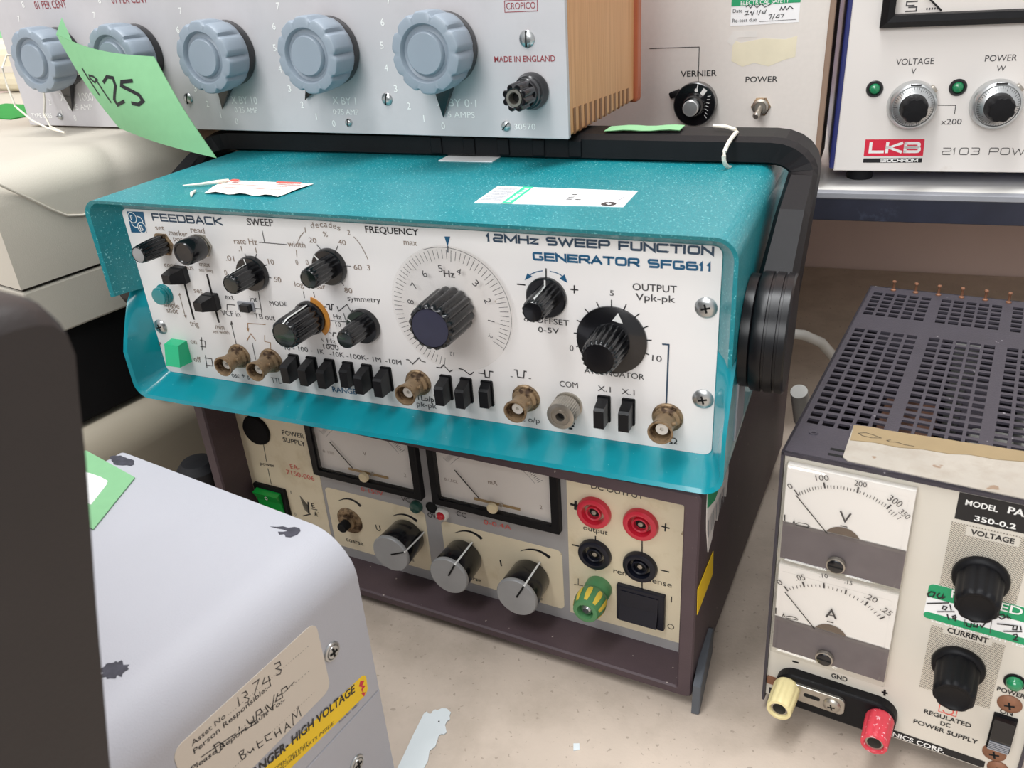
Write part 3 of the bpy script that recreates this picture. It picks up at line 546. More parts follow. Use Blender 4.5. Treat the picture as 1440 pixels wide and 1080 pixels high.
  ('l', [(96.7, 98.94), (103.18, 100.53)], 0.63, 'k'),
  ('l', [(102.85, 100.39), (102.86, 98.24), (104.21, 98.59), (104.2, 100.73), (102.85, 100.39)], 0.58, 'k'),
  ('l', [(105.15, 101.34), (105.9, 98.97)], 0.58, 'k'),
  ('l', [(99.71, 95.84), (106.35, 98.41)], 0.59, 'k'),
  ('l', [(103.38, 95.21), (104.61, 96.27), (105.16, 95.09), (104.14, 92.8), (105.84, 93.2)], 0.59, 'k'),
 ],
 'M1': [
  ('t', '0', 5.76, 147.02, 1.97, 2.7, 41.74, 'g', 0),
  ('t', '100', 16.69, 154.78, 5.68, 2.62, 15.19, 'g', 0),
  ('t', '200', 32.63, 156.71, 5.13, 2.56, 1.18, 'g', 0),
  ('t', '300', 46.34, 152.97, 5.98, 3.26, -27.17, 'g', 0),
  ('t', '350', 51.55, 147.62, 4.59, 2.74, -34.52, 'g', 0),
  ('l', [(28.35, 141.56), (30.76, 136.4), (32.81, 141.4)], 0.84, 'g'),
  ('l', [(29.01, 133.62), (32.09, 133.67)], 0.55, 'g'),
  ('l', [(4.42, 132.23), (4.56, 128.7)], 0.48, 'k'),
  ('l', [(8.46, 128.65), (8.76, 129.99), (9.21, 128.63)], 0.49, 'k'),
  ('l', [(9.56, 128.49), (10.96, 129.67), (14.38, 129.98), (15.91, 129.22), (14.53, 128.04)], 0.36, 'k'),
  ('l', [(9.85, 127.95), (15.49, 128.34)], 0.36, 'k'),
  ('l', [(7.6, 147.23), (9.69, 144.63)], 0.58, 'g'),
  ('l', [(19.99, 154.62), (20.8, 151.69)], 0.71, 'g'),
  ('l', [(34.49, 156.19), (34.28, 152.97)], 0.7, 'g'),
  ('l', [(48.44, 150.72), (46.9, 148.14)], 0.7, 'g'),
  ('l', [(9.93, 146.69), (10.39, 145.01)], 0.31, 'g'),
  ('l', [(10.83, 147.54), (11.59, 145.78)], 0.31, 'g'),
  ('l', [(11.96, 148.45), (12.83, 146.61)], 0.31, 'g'),
  ('l', [(13.09, 149.36), (13.85, 147.61)], 0.31, 'g'),
  ('l', [(13.98, 150.21), (14.7, 148.45)], 0.31, 'g'),
  ('l', [(15.35, 150.88), (15.87, 149.25)], 0.3, 'g'),
  ('l', [(16.5, 151.38), (16.91, 149.84)], 0.3, 'g'),
  ('l', [(17.72, 152.01), (18.14, 150.48)], 0.3, 'g'),
  ('l', [(18.95, 152.47), (19.37, 150.94)], 0.3, 'g'),
  ('l', [(21.71, 153.52), (21.94, 152.01)], 0.3, 'g'),
  ('l', [(23.08, 153.9), (23.31, 152.33)], 0.3, 'g'),
  ('l', [(24.44, 154.16), (24.63, 152.58)], 0.3, 'g'),
  ('l', [(25.88, 154.5), (25.98, 152.96)], 0.3, 'g'),
  ('l', [(27.28, 154.77), (27.38, 153.23)], 0.3, 'g'),
  ('l', [(28.66, 154.74), (28.68, 153.13)], 0.3, 'g'),
  ('l', [(30.12, 154.69), (30.14, 153.07)], 0.3, 'g'),
  ('l', [(31.57, 154.69), (31.5, 153.17)], 0.3, 'g'),
  ('l', [(32.97, 154.73), (32.85, 153.26)], 0.3, 'g'),
  ('l', [(35.59, 154.2), (35.37, 152.87)], 0.3, 'g'),
  ('l', [(37.08, 154.05), (36.87, 152.66)], 0.29, 'g'),
  ('l', [(38.57, 153.43), (38.2, 151.95)], 0.29, 'g'),
  ('l', [(39.93, 153.25), (39.53, 151.58)], 0.29, 'g'),
  ('l', [(41.51, 153.01), (41.03, 151.26)], 0.29, 'g'),
  ('l', [(42.69, 152.31), (42.21, 150.62)], 0.29, 'g'),
  ('l', [(43.95, 151.7), (43.39, 149.99)], 0.29, 'g'),
  ('l', [(45.23, 151.21), (44.63, 149.54)], 0.29, 'g'),
  ('l', [(46.4, 150.58), (45.76, 148.95)], 0.29, 'g'),
  ('l', [(48.86, 148.26), (47.88, 146.52)], 0.29, 'g'),
  ('l', [(50.04, 147.46), (48.94, 145.68)], 0.29, 'g'),
  ('l', [(51.4, 147.0), (49.89, 145.1)], 0.29, 'g'),
  ('l', [(52.97, 145.57), (51.55, 143.98)], 0.29, 'g'),
 ],
 'M2': [
  ('t', '0', 4.84, 89.71, 2.3, 3.07, 45.09, 'g', 0),
  ('t', '.05', 12.49, 95.59, 4.59, 3.22, 24.01, 'g', 0),
  ('t', '.20', 43.02, 96.7, 5.58, 3.1, -15.99, 'g', 0),
  ('t', '.25', 50.38, 92.0, 4.96, 3.11, -26.06, 'g', 0),
  ('t', '.10', 22.65, 101.29, 3.96, 2.52, 10.96, 'g', 0),
  ('t', '.15', 33.88, 101.78, 3.37, 2.48, -0.99, 'g', 0),
  ('l', [(27.73, 78.55), (29.83, 83.66), (32.22, 78.85)], 0.97, 'g'),
  ('l', [(28.39, 80.2), (31.31, 80.55)], 0.62, 'g'),
  ('l', [(28.35, 76.03), (31.36, 76.21)], 0.62, 'g'),
  ('l', [(3.93, 75.03), (4.07, 71.16)], 0.55, 'k'),
  ('l', [(7.43, 70.72), (7.85, 72.46), (8.49, 70.79)], 0.55, 'k'),
  ('l', [(8.75, 70.9), (11.04, 72.39), (13.69, 72.32), (15.05, 71.67)], 0.41, 'k'),
  ('l', [(9.05, 70.45), (14.82, 71.22)], 0.41, 'k'),
  ('l', [(6.82, 89.96), (9.02, 87.69)], 0.79, 'g'),
  ('l', [(15.29, 95.74), (16.39, 92.84)], 0.78, 'g'),
  ('l', [(24.96, 98.63), (25.23, 95.6)], 0.76, 'g'),
  ('l', [(35.07, 98.42), (34.88, 95.44)], 0.75, 'g'),
  ('l', [(45.02, 94.84), (43.89, 92.09)], 0.75, 'g'),
  ('l', [(53.08, 88.91), (50.99, 86.6)], 0.75, 'g'),
  ('l', [(9.29, 89.85), (10.4, 88.89)], 0.35, 'g'),
  ('l', [(10.75, 91.22), (11.62, 89.84)], 0.35, 'g'),
  ('l', [(12.61, 92.59), (13.25, 90.92)], 0.35, 'g'),
  ('l', [(14.18, 93.64), (14.81, 92.05)], 0.35, 'g'),
  ('l', [(17.64, 94.99), (18.15, 93.63)], 0.34, 'g'),
  ('l', [(19.45, 95.79), (19.82, 94.38)], 0.34, 'g'),
  ('l', [(21.32, 96.35), (21.59, 94.91)], 0.34, 'g'),
  ('l', [(23.18, 96.84), (23.4, 95.38)], 0.34, 'g'),
  ('l', [(27.1, 97.43), (27.21, 96.14)], 0.34, 'g'),
  ('l', [(29.16, 97.53), (29.18, 96.21)], 0.34, 'g'),
  ('l', [(31.13, 97.47), (31.02, 95.97)], 0.34, 'g'),
  ('l', [(33.1, 97.22), (32.91, 95.69)], 0.34, 'g'),
  ('l', [(37.15, 96.44), (36.86, 95.0)], 0.34, 'g'),
  ('l', [(39.03, 95.96), (38.61, 94.48)], 0.34, 'g'),
  ('l', [(40.78, 95.31), (40.31, 93.81)], 0.34, 'g'),
  ('l', [(42.99, 94.71), (42.19, 93.21)], 0.34, 'g'),
  ('l', [(46.3, 92.7), (45.49, 91.39)], 0.34, 'g'),
  ('l', [(47.73, 91.74), (46.79, 90.37)], 0.34, 'g'),
  ('l', [(49.39, 90.41), (48.26, 89.1)], 0.34, 'g'),
  ('l', [(51.16, 89.33), (49.66, 87.93)], 0.34, 'g'),
 ],
 'CR': [
  ('t', 'X BY 1', -153.87, 17.43, 17.21, 4.28, -1.48, 'w', 0),
  ('t', '0·75 AMP', -154.63, 11.3, 18.82, 3.26, -0.35, 'w', 0),
  ('t', 'X BY 10', -233.96, 17.06, 21.4, 4.64, -0.55, 'w', 0),
  ('t', '0·25 AMP', -232.65, 11.57, 19.01, 3.28, -0.45, 'w', 0),
  ('t', 'X BY 0·1', -80.69, 17.11, 25.53, 4.19, -1.7, 'w', 0),
  ('t', '1·5 AMPS', -77.49, 10.71, 20.75, 3.23, -0.42, 'w', 0),
  ('t', 'MADE IN ENGLAND', -41.96, 40.13, 35.66, 2.94, 0.0, 'm', 0.6),
  ('t', 'CROPICO', -32.84, 66.08, 16.59, 3.1, -0.3, 'm', 0),
  ('l', [(-33.69, 70.22), (-15.01, 70.18), (-15.19, 64.82), (-33.86, 64.76), (-33.69, 70.22)], 0.34, 'm'),
  ('t', '30570', -32.4, 4.63, 12.92, 3.13, 1.13, 'w', 0),
  ('t', 'X BY 1000', -394.93, 17.78, 34.31, 5.48, 0.36, 'w', 0),
  ('t', '0·25 AMP', -389.29, 11.7, 24.68, 3.85, 0.27, 'w', 0),
  ('t', 'TYPE 8885', -431.99, 5.35, 22.6, 3.2, 0.81, 'w', 0.5),
  ('t', '01 PER CENT', -392.29, 78.6, 31.1, 4.93, -0.36, 'm', 0),
  ('t', '01 PER CENT', -317.8, 79.41, 31.51, 4.53, -1.24, 'm', 0),
  ('t', 'X BY 100', -332.87, 17.11, 24.63, 5.14, -0.21, 'w', 0),
 ],
 'LK': [
  ('t', 'VOLTAGE', 32.01, 72.16, 23.43, 3.92, 0.51, 'g', 0),
  ('t', 'V', 42.22, 66.32, 2.96, 3.48, -1.28, 'g', 0),
  ('t', 'POWER', 85.9, 72.96, 18.71, 3.83, 0.57, 'g', 0),
  ('t', 'W', 93.8, 66.85, 5.29, 3.4, -0.27, 'g', 0),
  ('t', 'x200', 66.09, 32.6, 12.75, 3.62, 0.67, 'g', 0),
  ('l', [(59.31, 45.61), (73.33, 45.34), (73.52, 39.51)], 0.48, 'g'),
  ('f', [(19.06, 22.51), (57.55, 22.74), (58.09, 11.15), (19.26, 10.68)], 'R'),
  ('w', 'LKB', 22.17, 12.72, 33.89, 7.84, 0.68, 'w', 2.6),
  ('f', [(19.35, 9.1), (57.91, 9.6), (57.97, 6.49), (19.3, 6.04)], 'k'),
  ('w', 'BIOCHROM', 30.86, 6.48, 24.62, 2.55, 0.76, 'w', 0.9),
  ('w', '2103', 69.89, 11.88, 23.46, 4.97, 0.34, 'k', 0.6),
  ('w', 'POWER', 99.2, 12.06, 35.32, 4.91, -0.0, 'k', 0.6),
 ],
 'VN': [
  ('t', 'VERNIER', -101.97, 67.68, 26.1, 3.97, 1.01, 'k', 0.8),
  ('t', 'POWER', -55.2, 63.37, 22.2, 3.89, 0.29, 'k', 0.3),
  ('l', [(-125.7, 87.71), (-89.23, 87.94), (-88.88, 59.37)], 0.49, 'k'),
 ],
 'VS': [
  ('t', 'ELECTRICAL SAFETY', -61.61, 114.3, 32.19, 2.71, 0.87, 'w', 0.3),
  ('t', 'Date', -66.72, 109.76, 6.47, 2.28, -0.32, 'g', 0),
  ('t', 'Re-test due', -66.68, 103.46, 16.46, 2.3, 0.92, 'g', 0),
  ('l', [(-48.39, 103.46), (-23.83, 104.03)], 0.28, 'g'),
  ('l', [(-58.44, 109.96), (-56.34, 110.59), (-57.27, 108.41), (-58.63, 107.95), (-55.66, 108.35)], 0.46, 'k'),
  ('l', [(-53.66, 110.29), (-54.88, 109.53), (-53.59, 109.28), (-54.02, 107.79)], 0.46, 'k'),
  ('l', [(-52.09, 110.73), (-53.46, 107.47)], 0.45, 'k'),
  ('l', [(-49.97, 110.65), (-50.32, 108.16)], 0.45, 'k'),
  ('l', [(-47.87, 110.87), (-49.22, 107.62)], 0.45, 'k'),
  ('l', [(-46.23, 110.21), (-46.99, 109.04), (-45.6, 108.79), (-45.41, 110.48)], 0.45, 'k'),
  ('l', [(-44.18, 110.93), (-45.05, 108.47)], 0.45, 'k'),
  ('l', [(-58.1, 112.96), (-56.6, 114.4), (-54.86, 112.34), (-52.9, 114.75), (-50.62, 112.37), (-47.63, 114.84), (-45.35, 112.47), (-41.3, 114.29)], 0.45, 'k'),
  ('l', [(-35.23, 110.09), (-34.35, 112.04), (-33.17, 110.31), (-31.79, 112.43), (-30.59, 110.41), (-28.71, 112.51), (-26.49, 110.75)], 0.54, 'k'),
  ('l', [(-42.33, 107.37), (-40.27, 107.79), (-41.38, 104.63)], 0.45, 'g'),
  ('l', [(-38.2, 108.22), (-39.99, 104.28)], 0.45, 'g'),
  ('l', [(-36.55, 107.16), (-37.48, 105.7), (-35.38, 105.62), (-35.32, 107.42), (-36.55, 107.16)], 0.45, 'g'),
  ('l', [(-34.5, 107.58), (-32.22, 107.7), (-33.77, 105.07)], 0.45, 'g'),
 ],
 'IL': [
  ('t', 'Asset No', -94.76, 123.28, 15.66, 2.4, -2.98, 'k', 0.6),
  ('t', 'Person Responsible:-', -94.95, 119.38, 37.15, 2.42, -3.12, 'k', 0.6),
  ('t', 'Please Report Fault To:-', -98.11, 113.19, 46.27, 2.29, -10.73, 'k', 0.6),
  ('l', [(-77.93, 122.54), (-77.52, 122.51)], 0.19, 'k'),
  ('l', [(-76.76, 122.46), (-76.35, 122.44)], 0.19, 'k'),
  ('l', [(-75.59, 122.39), (-75.17, 122.37)], 0.19, 'k'),
  ('l', [(-74.4, 122.32), (-73.99, 122.29)], 0.19, 'k'),
  ('l', [(-73.22, 122.25), (-72.8, 122.22)], 0.19, 'k'),
  ('l', [(-72.02, 122.17), (-71.6, 122.15)], 0.19, 'k'),
  ('l', [(-70.82, 122.1), (-70.4, 122.07)], 0.19, 'k'),
  ('l', [(-69.61, 122.02), (-69.19, 122.0)], 0.19, 'k'),
  ('l', [(-68.39, 121.95), (-67.97, 121.92)], 0.19, 'k'),
  ('l', [(-67.17, 121.87), (-66.74, 121.85)], 0.19, 'k'),
  ('l', [(-65.94, 121.8), (-65.51, 121.77)], 0.19, 'k'),
  ('l', [(-64.7, 121.72), (-64.27, 121.69)], 0.19, 'k'),
  ('l', [(-63.46, 121.64), (-63.02, 121.62)], 0.19, 'k'),
  ('l', [(-62.21, 121.57), (-61.77, 121.54)], 0.19, 'k'),
  ('l', [(-60.95, 121.49), (-60.51, 121.46)], 0.2, 'k'),
  ('l', [(-59.68, 121.41), (-59.24, 121.38)], 0.2, 'k'),
  ('l', [(-58.41, 121.33), (-57.96, 121.31)], 0.2, 'k'),
  ('l', [(-57.13, 121.25), (-56.68, 121.23)], 0.2, 'k'),
  ('l', [(-55.84, 121.17), (-55.38, 121.15)], 0.2, 'k'),
  ('l', [(-54.54, 121.09), (-54.09, 121.07)], 0.2, 'k'),
  ('l', [(-53.24, 121.01), (-52.78, 120.99)], 0.2, 'k'),
  ('l', [(-51.92, 120.93), (-51.46, 120.9)], 0.2, 'k'),
  ('l', [(-50.6, 120.85), (-50.14, 120.82)], 0.2, 'k'),
  ('l', [(-49.28, 120.77), (-48.81, 120.74)], 0.2, 'k'),
  ('l', [(-47.94, 120.69), (-47.47, 120.66)], 0.2, 'k'),
  ('l', [(-46.59, 120.6), (-46.12, 120.58)], 0.2, 'k'),
  ('l', [(-45.24, 120.52), (-44.77, 120.49)], 0.2, 'k'),
  ('l', [(-43.88, 120.44), (-43.4, 120.41)], 0.2, 'k'),
  ('l', [(-42.51, 120.35), (-42.03, 120.32)], 0.2, 'k'),
  ('l', [(-41.13, 120.27), (-40.65, 120.24)], 0.2, 'k'),
  ('l', [(-39.75, 120.18), (-39.26, 120.15)], 0.2, 'k'),
  ('l', [(-38.35, 120.1), (-37.86, 120.07)], 0.2, 'k'),
  ('l', [(-36.95, 120.01), (-36.46, 119.98)], 0.21, 'k'),
  ('l', [(-35.54, 119.92), (-35.04, 119.89)], 0.21, 'k'),
  ('l', [(-92.69, 112.93), (-92.18, 112.89)], 0.19, 'k'),
  ('l', [(-91.24, 112.8), (-90.73, 112.75)], 0.19, 'k'),
  ('l', [(-89.77, 112.66), (-89.26, 112.62)], 0.19, 'k'),
  ('l', [(-88.3, 112.53), (-87.78, 112.48)], 0.19, 'k'),
  ('l', [(-86.81, 112.39), (-86.29, 112.34)], 0.19, 'k'),
  ('l', [(-85.31, 112.25), (-84.78, 112.2)], 0.19, 'k'),
  ('l', [(-83.8, 112.11), (-83.27, 112.06)], 0.19, 'k'),
  ('l', [(-82.28, 111.97), (-81.75, 111.92)], 0.19, 'k'),
  ('l', [(-80.75, 111.83), (-80.21, 111.78)], 0.19, 'k'),
  ('l', [(-79.21, 111.69), (-78.66, 111.64)], 0.19, 'k'),
  ('l', [(-77.65, 111.55), (-77.1, 111.49)], 0.19, 'k'),
  ('l', [(-76.08, 111.4), (-75.53, 111.35)], 0.19, 'k'),
  ('l', [(-74.51, 111.26), (-73.95, 111.2)], 0.19, 'k'),
  ('l', [(-72.91, 111.11), (-72.35, 111.06)], 0.19, 'k'),
  ('l', [(-71.31, 110.96), (-70.75, 110.91)], 0.2, 'k'),
  ('l', [(-69.69, 110.81), (-69.13, 110.76)], 0.2, 'k'),
  ('l', [(-68.07, 110.66), (-67.49, 110.61)], 0.2, 'k'),
  ('l', [(-66.43, 110.51), (-65.85, 110.46)], 0.2, 'k'),
  ('l', [(-64.77, 110.36), (-64.19, 110.3)], 0.2, 'k'),
  ('l', [(-63.1, 110.2), (-62.52, 110.15)], 0.2, 'k'),
  ('l', [(-61.42, 110.05), (-60.83, 109.99)], 0.2, 'k'),
  ('l', [(-59.73, 109.89), (-59.14, 109.84)], 0.2, 'k'),
  ('l', [(-58.02, 109.73), (-57.42, 109.68)], 0.2, 'k'),
  ('l', [(-56.3, 109.58), (-55.7, 109.52)], 0.2, 'k'),
  ('l', [(-54.57, 109.42), (-53.96, 109.36)], 0.2, 'k'),
  ('l', [(-52.82, 109.25), (-52.21, 109.2)], 0.2, 'k'),
  ('l', [(-51.06, 109.09), (-50.44, 109.03)], 0.2, 'k'),
  ('l', [(-49.28, 108.93), (-48.66, 108.87)], 0.21, 'k'),
  ('l', [(-47.49, 108.76), (-46.86, 108.7)], 0.21, 'k'),
  ('l', [(-45.69, 108.6), (-45.05, 108.54)], 0.21, 'k'),
  ('l', [(-43.87, 108.43), (-43.23, 108.37)], 0.21, 'k'),
  ('l', [(-42.03, 108.26), (-41.38, 108.2)], 0.21, 'k'),
  ('l', [(-40.18, 108.09), (-39.53, 108.03)], 0.21, 'k'),
  ('l', [(-38.31, 107.91), (-37.66, 107.85)], 0.21, 'k'),
  ('l', [(-82.7, 97.51), (-82.27, 97.49)], 0.2, 'k'),
  ('l', [(-81.47, 97.45), (-81.04, 97.43)], 0.2, 'k'),
  ('l', [(-80.24, 97.38), (-79.81, 97.36)], 0.2, 'k'),
  ('l', [(-79.0, 97.32), (-78.56, 97.3)], 0.2, 'k'),
  ('l', [(-77.75, 97.26), (-77.31, 97.23)], 0.2, 'k'),
  ('l', [(-76.5, 97.19), (-76.06, 97.17)], 0.2, 'k'),
  ('l', [(-75.24, 97.13), (-74.79, 97.1)], 0.2, 'k'),
  ('l', [(-73.97, 97.06), (-73.52, 97.04)], 0.2, 'k'),
  ('l', [(-72.69, 97.0), (-72.24, 96.97)], 0.2, 'k'),
  ('l', [(-71.41, 96.93), (-70.96, 96.91)], 0.2, 'k'),
  ('l', [(-70.12, 96.86), (-69.66, 96.84)], 0.2, 'k'),
  ('l', [(-68.82, 96.8), (-68.36, 96.77)], 0.2, 'k'),
  ('l', [(-67.51, 96.73), (-67.05, 96.71)], 0.2, 'k'),
  ('l', [(-66.19, 96.66), (-65.73, 96.64)], 0.2, 'k'),
  ('l', [(-64.87, 96.6), (-64.41, 96.57)], 0.2, 'k'),
  ('l', [(-63.54, 96.53), (-63.07, 96.5)], 0.2, 'k'),
  ('l', [(-62.2, 96.46), (-61.73, 96.43)], 0.21, 'k'),
  ('l', [(-60.86, 96.39), (-60.38, 96.37)], 0.21, 'k'),
  ('l', [(-59.5, 96.32), (-59.03, 96.3)], 0.21, 'k'),
  ('l', [(-58.14, 96.25), (-57.66, 96.23)], 0.21, 'k'),
  ('l', [(-56.77, 96.18), (-56.29, 96.15)], 0.21, 'k'),
  ('l', [(-55.39, 96.11), (-54.9, 96.08)], 0.21, 'k'),
  ('l', [(-54.0, 96.04), (-53.51, 96.01)], 0.21, 'k'),
  ('l', [(-52.6, 95.97), (-52.11, 95.94)], 0.21, 'k'),
  ('l', [(-51.2, 95.89), (-50.7, 95.87)], 0.21, 'k'),
  ('l', [(-49.78, 95.82), (-49.29, 95.8)], 0.21, 'k'),
  ('l', [(-48.36, 95.75), (-47.86, 95.72)], 0.21, 'k'),
  ('l', [(-46.93, 95.67), (-46.43, 95.65)], 0.21, 'k'),
  ('l', [(-45.49, 95.6), (-44.98, 95.57)], 0.21, 'k'),
  ('l', [(-44.04, 95.53), (-43.53, 95.5)], 0.21, 'k'),
  ('l', [(-42.58, 95.45), (-42.07, 95.42)], 0.21, 'k'),
  ('l', [(-41.11, 95.38), (-40.6, 95.35)], 0.21, 'k'),
  ('l', [(-39.64, 95.3), (-39.12, 95.27)], 0.22, 'k'),
  ('l', [(-38.15, 95.22), (-37.63, 95.2)], 0.22, 'k'),
  ('l', [(-72.12, 126.37), (-72.46, 121.78)], 0.47, 'k'),
  ('l', [(-70.01, 126.22), (-68.11, 125.66), (-67.81, 123.67), (-69.49, 123.77), (-67.72, 121.36), (-68.44, 120.1), (-70.01, 121.02)], 0.47, 'k'),
  ('l', [(-64.66, 126.19), (-61.34, 125.61), (-65.22, 120.59)], 0.48, 'k'),
  ('l', [(-58.55, 124.26), (-60.41, 122.1), (-56.29, 120.78)], 0.49, 'k'),
  ('l', [(-56.89, 123.34), (-57.14, 117.6)], 0.49, 'k'),
  ('l', [(-52.95, 125.97), (-50.2, 125.0), (-50.19, 123.02), (-52.73, 123.39), (-50.44, 120.58), (-51.45, 119.26), (-53.52, 120.41)], 0.49, 'k'),
  ('l', [(-93.06, 115.45), (-77.48, 111.65)], 0.46, 'k'),
  ('l', [(-86.8, 115.75), (-86.59, 110.61)], 0.47, 'k'),
  ('l', [(-87.53, 115.22), (-84.78, 114.86), (-83.01, 110.94), (-86.15, 110.12)], 0.47, 'k'),
  ('l', [(-75.22, 113.27), (-75.19, 111.23)], 0.48, 'k'),
  ('l', [(-78.23, 111.12), (-66.49, 106.83)], 0.48, 'k'),
  ('l', [(-71.34, 113.23), (-70.62, 110.05), (-68.45, 108.87), (-68.21, 112.01)], 0.49, 'k'),
  ('l', [(-67.18, 108.91), (-66.45, 112.49), (-64.39, 112.15), (-63.77, 109.76), (-66.16, 110.31), (-63.12, 107.45)], 0.5, 'k'),
  ('l', [(-62.1, 111.19), (-61.25, 107.18)], 0.5, 'k'),
  ('l', [(-61.39, 111.42), (-59.48, 106.48), (-56.56, 112.45)], 0.5, 'k'),
  ('l', [(-54.85, 111.45), (-56.91, 108.7), (-53.84, 107.71)], 0.51, 'k'),
  ('l', [(-55.81, 110.34), (-53.32, 109.67)], 0.51, 'k'),
  ('l', [(-53.31, 107.18), (-52.83, 111.52), (-50.26, 111.07), (-49.85, 109.02), (-52.14, 109.06), (-45.86, 109.58)], 0.51, 'k'),
  ('l', [(-78.47, 101.74), (-77.97, 97.01)], 0.49, 'k'),
  ('l', [(-78.47, 101.74), (-76.16, 101.25), (-76.61, 99.67), (-78.12, 99.96), (-75.81, 98.09), (-76.17, 96.81), (-77.97, 97.01)], 0.49, 'k'),
  ('l', [(-75.04, 98.62), (-73.75, 96.5), (-72.2, 97.58), (-72.01, 95.97)], 0.5, 'k'),
  ('l', [(-69.85, 99.21), (-69.75, 94.89), (-67.32, 94.35)], 0.5, 'k'),
  ('l', [(-69.74, 97.27), (-67.37, 96.53)], 0.5, 'k'),
  ('l', [(-62.8, 96.55), (-65.78, 97.62), (-65.67, 94.68), (-63.03, 93.24)], 0.51, 'k'),
  ('l', [(-61.11, 95.45), (-60.81, 91.57)], 0.52, 'k'),
  ('l', [(-58.52, 95.12), (-58.26, 90.99)], 0.52, 'k'),
  ('l', [(-60.97, 93.46), (-58.4, 93.01)], 0.52, 'k'),
  ('l', [(-56.51, 89.84), (-54.79, 93.78), (-53.21, 89.24)], 0.53, 'k'),
  ('l', [(-55.66, 91.53), (-53.74, 90.95)], 0.53, 'k'),
  ('l', [(-51.82, 89.22), (-50.68, 95.24), (-49.13, 91.49), (-47.25, 96.04), (-46.96, 89.98)], 0.53, 'k'),
 ],
 'IY': [
  ('t', 'DANGER- HIGH VOLTAGE', -80.18, 84.67, 65.22, 4.37, -9.41, 'k', 2),
  ('t', 'DO NOT OPEN THIS UNIT.', -76.67, 79.06, 30.64, 1.72, -12.59, 'k', 0),
  ('t', 'NO USER SERVICEABLE PARTS INSIDE', -83.56, 77.09, 52.58, 1.7, -9.08, 'k', 0),
  ('t', 'Form No. 14067', -28.3, 66.09, 13.32, 1.16, -4.42, 'k', 0),
  ('f', [(-11.36, 76.78), (-12.85, 74.66), (-11.13, 72.53), (-12.4, 70.65), (-8.86, 71.26), (-10.62, 73.29), (-8.93, 74.77)], 'R'),
  ('l', [(-11.19, 71.5), (-11.14, 67.2)], 0.63, 'R'),
  ('f', [(-12.33, 69.48), (-9.61, 67.9), (-11.03, 66.14)], 'R'),
 ],
 'TG': [
  ('l', [(-314.23, 45.18), (-304.88, 28.89)], 0.94, 'k'),
  ('l', [(-308.83, 40.96), (-304.62, 40.34), (-301.8, 38.54), (-305.22, 36.75), (-308.69, 39.16), (-308.83, 40.96)], 0.94, 'k'),
  ('l', [(-303.33, 39.14), (-294.98, 24.67)], 0.93, 'k'),
  ('l', [(-296.34, 36.73), (-291.4, 40.27), (-286.41, 39.66), (-285.67, 34.92), (-290.72, 26.52), (-289.26, 23.5), (-281.31, 25.97)], 1.63, 'k'),
  ('l', [(-270.81, 37.83), (-279.56, 37.27), (-280.47, 34.92), (-274.5, 32.55), (-267.93, 29.6), (-265.83, 26.06), (-269.99, 24.0), (-275.7, 24.8)], 1.8, 'k'),
 ],
}
for k, c in dict(k=(22, 22, 25), g=(62, 60, 62), b=(140, 122, 108), o=(165, 125, 85), n=(52, 72, 92), B=(25, 88, 125), w=(238, 238, 235), r=(222, 96, 84), m=(140, 52, 58), R=(212, 34, 62)).items():
    mat('ink_'+k, c, .45, var=.03)
# ------------------------------------------------------------------ materials
mat('bench_grey', (194, 179, 164), .75, var=.05, vscale=30, bump=.25, bscale=500, speck=(164, 150, 136), dens=.33, sscale=300, blotch=(172, 158, 143), bl=(.45, .75), blscale=22)
mat('wall_brown', (214, 190, 180), .85, var=.05, vscale=8)
mat('shelf_white', (238, 236, 230), .5, var=.03)
mat('shelf_edge', (36, 39, 54), .45, var=.2, vscale=40, blotch=(84, 92, 112), bl=(.58, .8), blscale=30)
mat('grey_trim', (150, 152, 158), .45)
mat('teal', (24, 130, 139), .36, var=.08, vscale=500, bump=.35, bscale=1500, speck=(120, 196, 200), dens=.35, sscale=850, coat=.12, blotch=(48, 138, 144), bl=(.5, .75), blscale=30)
mat('teal_gloss', (20, 146, 160), .22, var=.06, vscale=60, coat=.3, speck=(120, 200, 205), dens=.24, sscale=700)
mat('panel_white', (238, 235, 233), .42, var=.012, vscale=40, speck=(200, 190, 178), dens=.25, sscale=200)
mat('black_gloss', (17, 17, 20), .22, var=.2, vscale=100, coat=.2)
mat('black_satin', (14, 14, 17), .5, spec=.22, var=.15, vscale=120, bump=.1, bscale=900)
mat('black_matt', (18, 17, 18), .8, spec=.2, var=.1)
mat('hub_black', (15, 15, 18), .3, spec=.3, var=.15, vscale=80)
mat('key_black', (20, 20, 23), .36, spec=.35, var=.1, vscale=200, speck=(95, 92, 90), dens=.28, sscale=500)
mat('cap_green', (12, 24, 21), .18, coat=.4)
mat('cap_slate', (50, 50, 68), .35, var=.06, vscale=200)
mat('cap_grey', (150, 150, 150), .4)
mat('pointer_white', (225, 225, 222), .5)
mat('orange_brown', (196, 132, 52), .5)
mat('nickel', (176, 170, 160), .32, .85, var=.1, vscale=200)
mat('nickel_dirty', (158, 134, 104), .48, .55, var=.3, vscale=160, blotch=(74, 56, 42), bl=(.5, .62), blscale=150)
mat('ptfe', (232, 228, 220), .4)
mat('hole_black', (8, 8, 8), .9)
mat('steel', (190, 192, 192), .28, .9, var=.06)
mat('green_key', (32, 196, 138), .3, var=.03)
mat('teal_lens', (22, 132, 138), .25, coat=.3)
mat('label_white', (236, 236, 236), .5, var=.01)
mat('label_green', (60, 205, 150), .5, var=.03)
mat('paper', (232, 226, 220), .75, var=.03)
mat('card_green', (130, 184, 136), .75, var=.03, vscale=150)
mat('card_green_dark', (34, 140, 56), .75, var=.05)
mat('string_white', (226, 220, 206), .9, var=.08, vscale=600, bump=.4, bscale=1500)
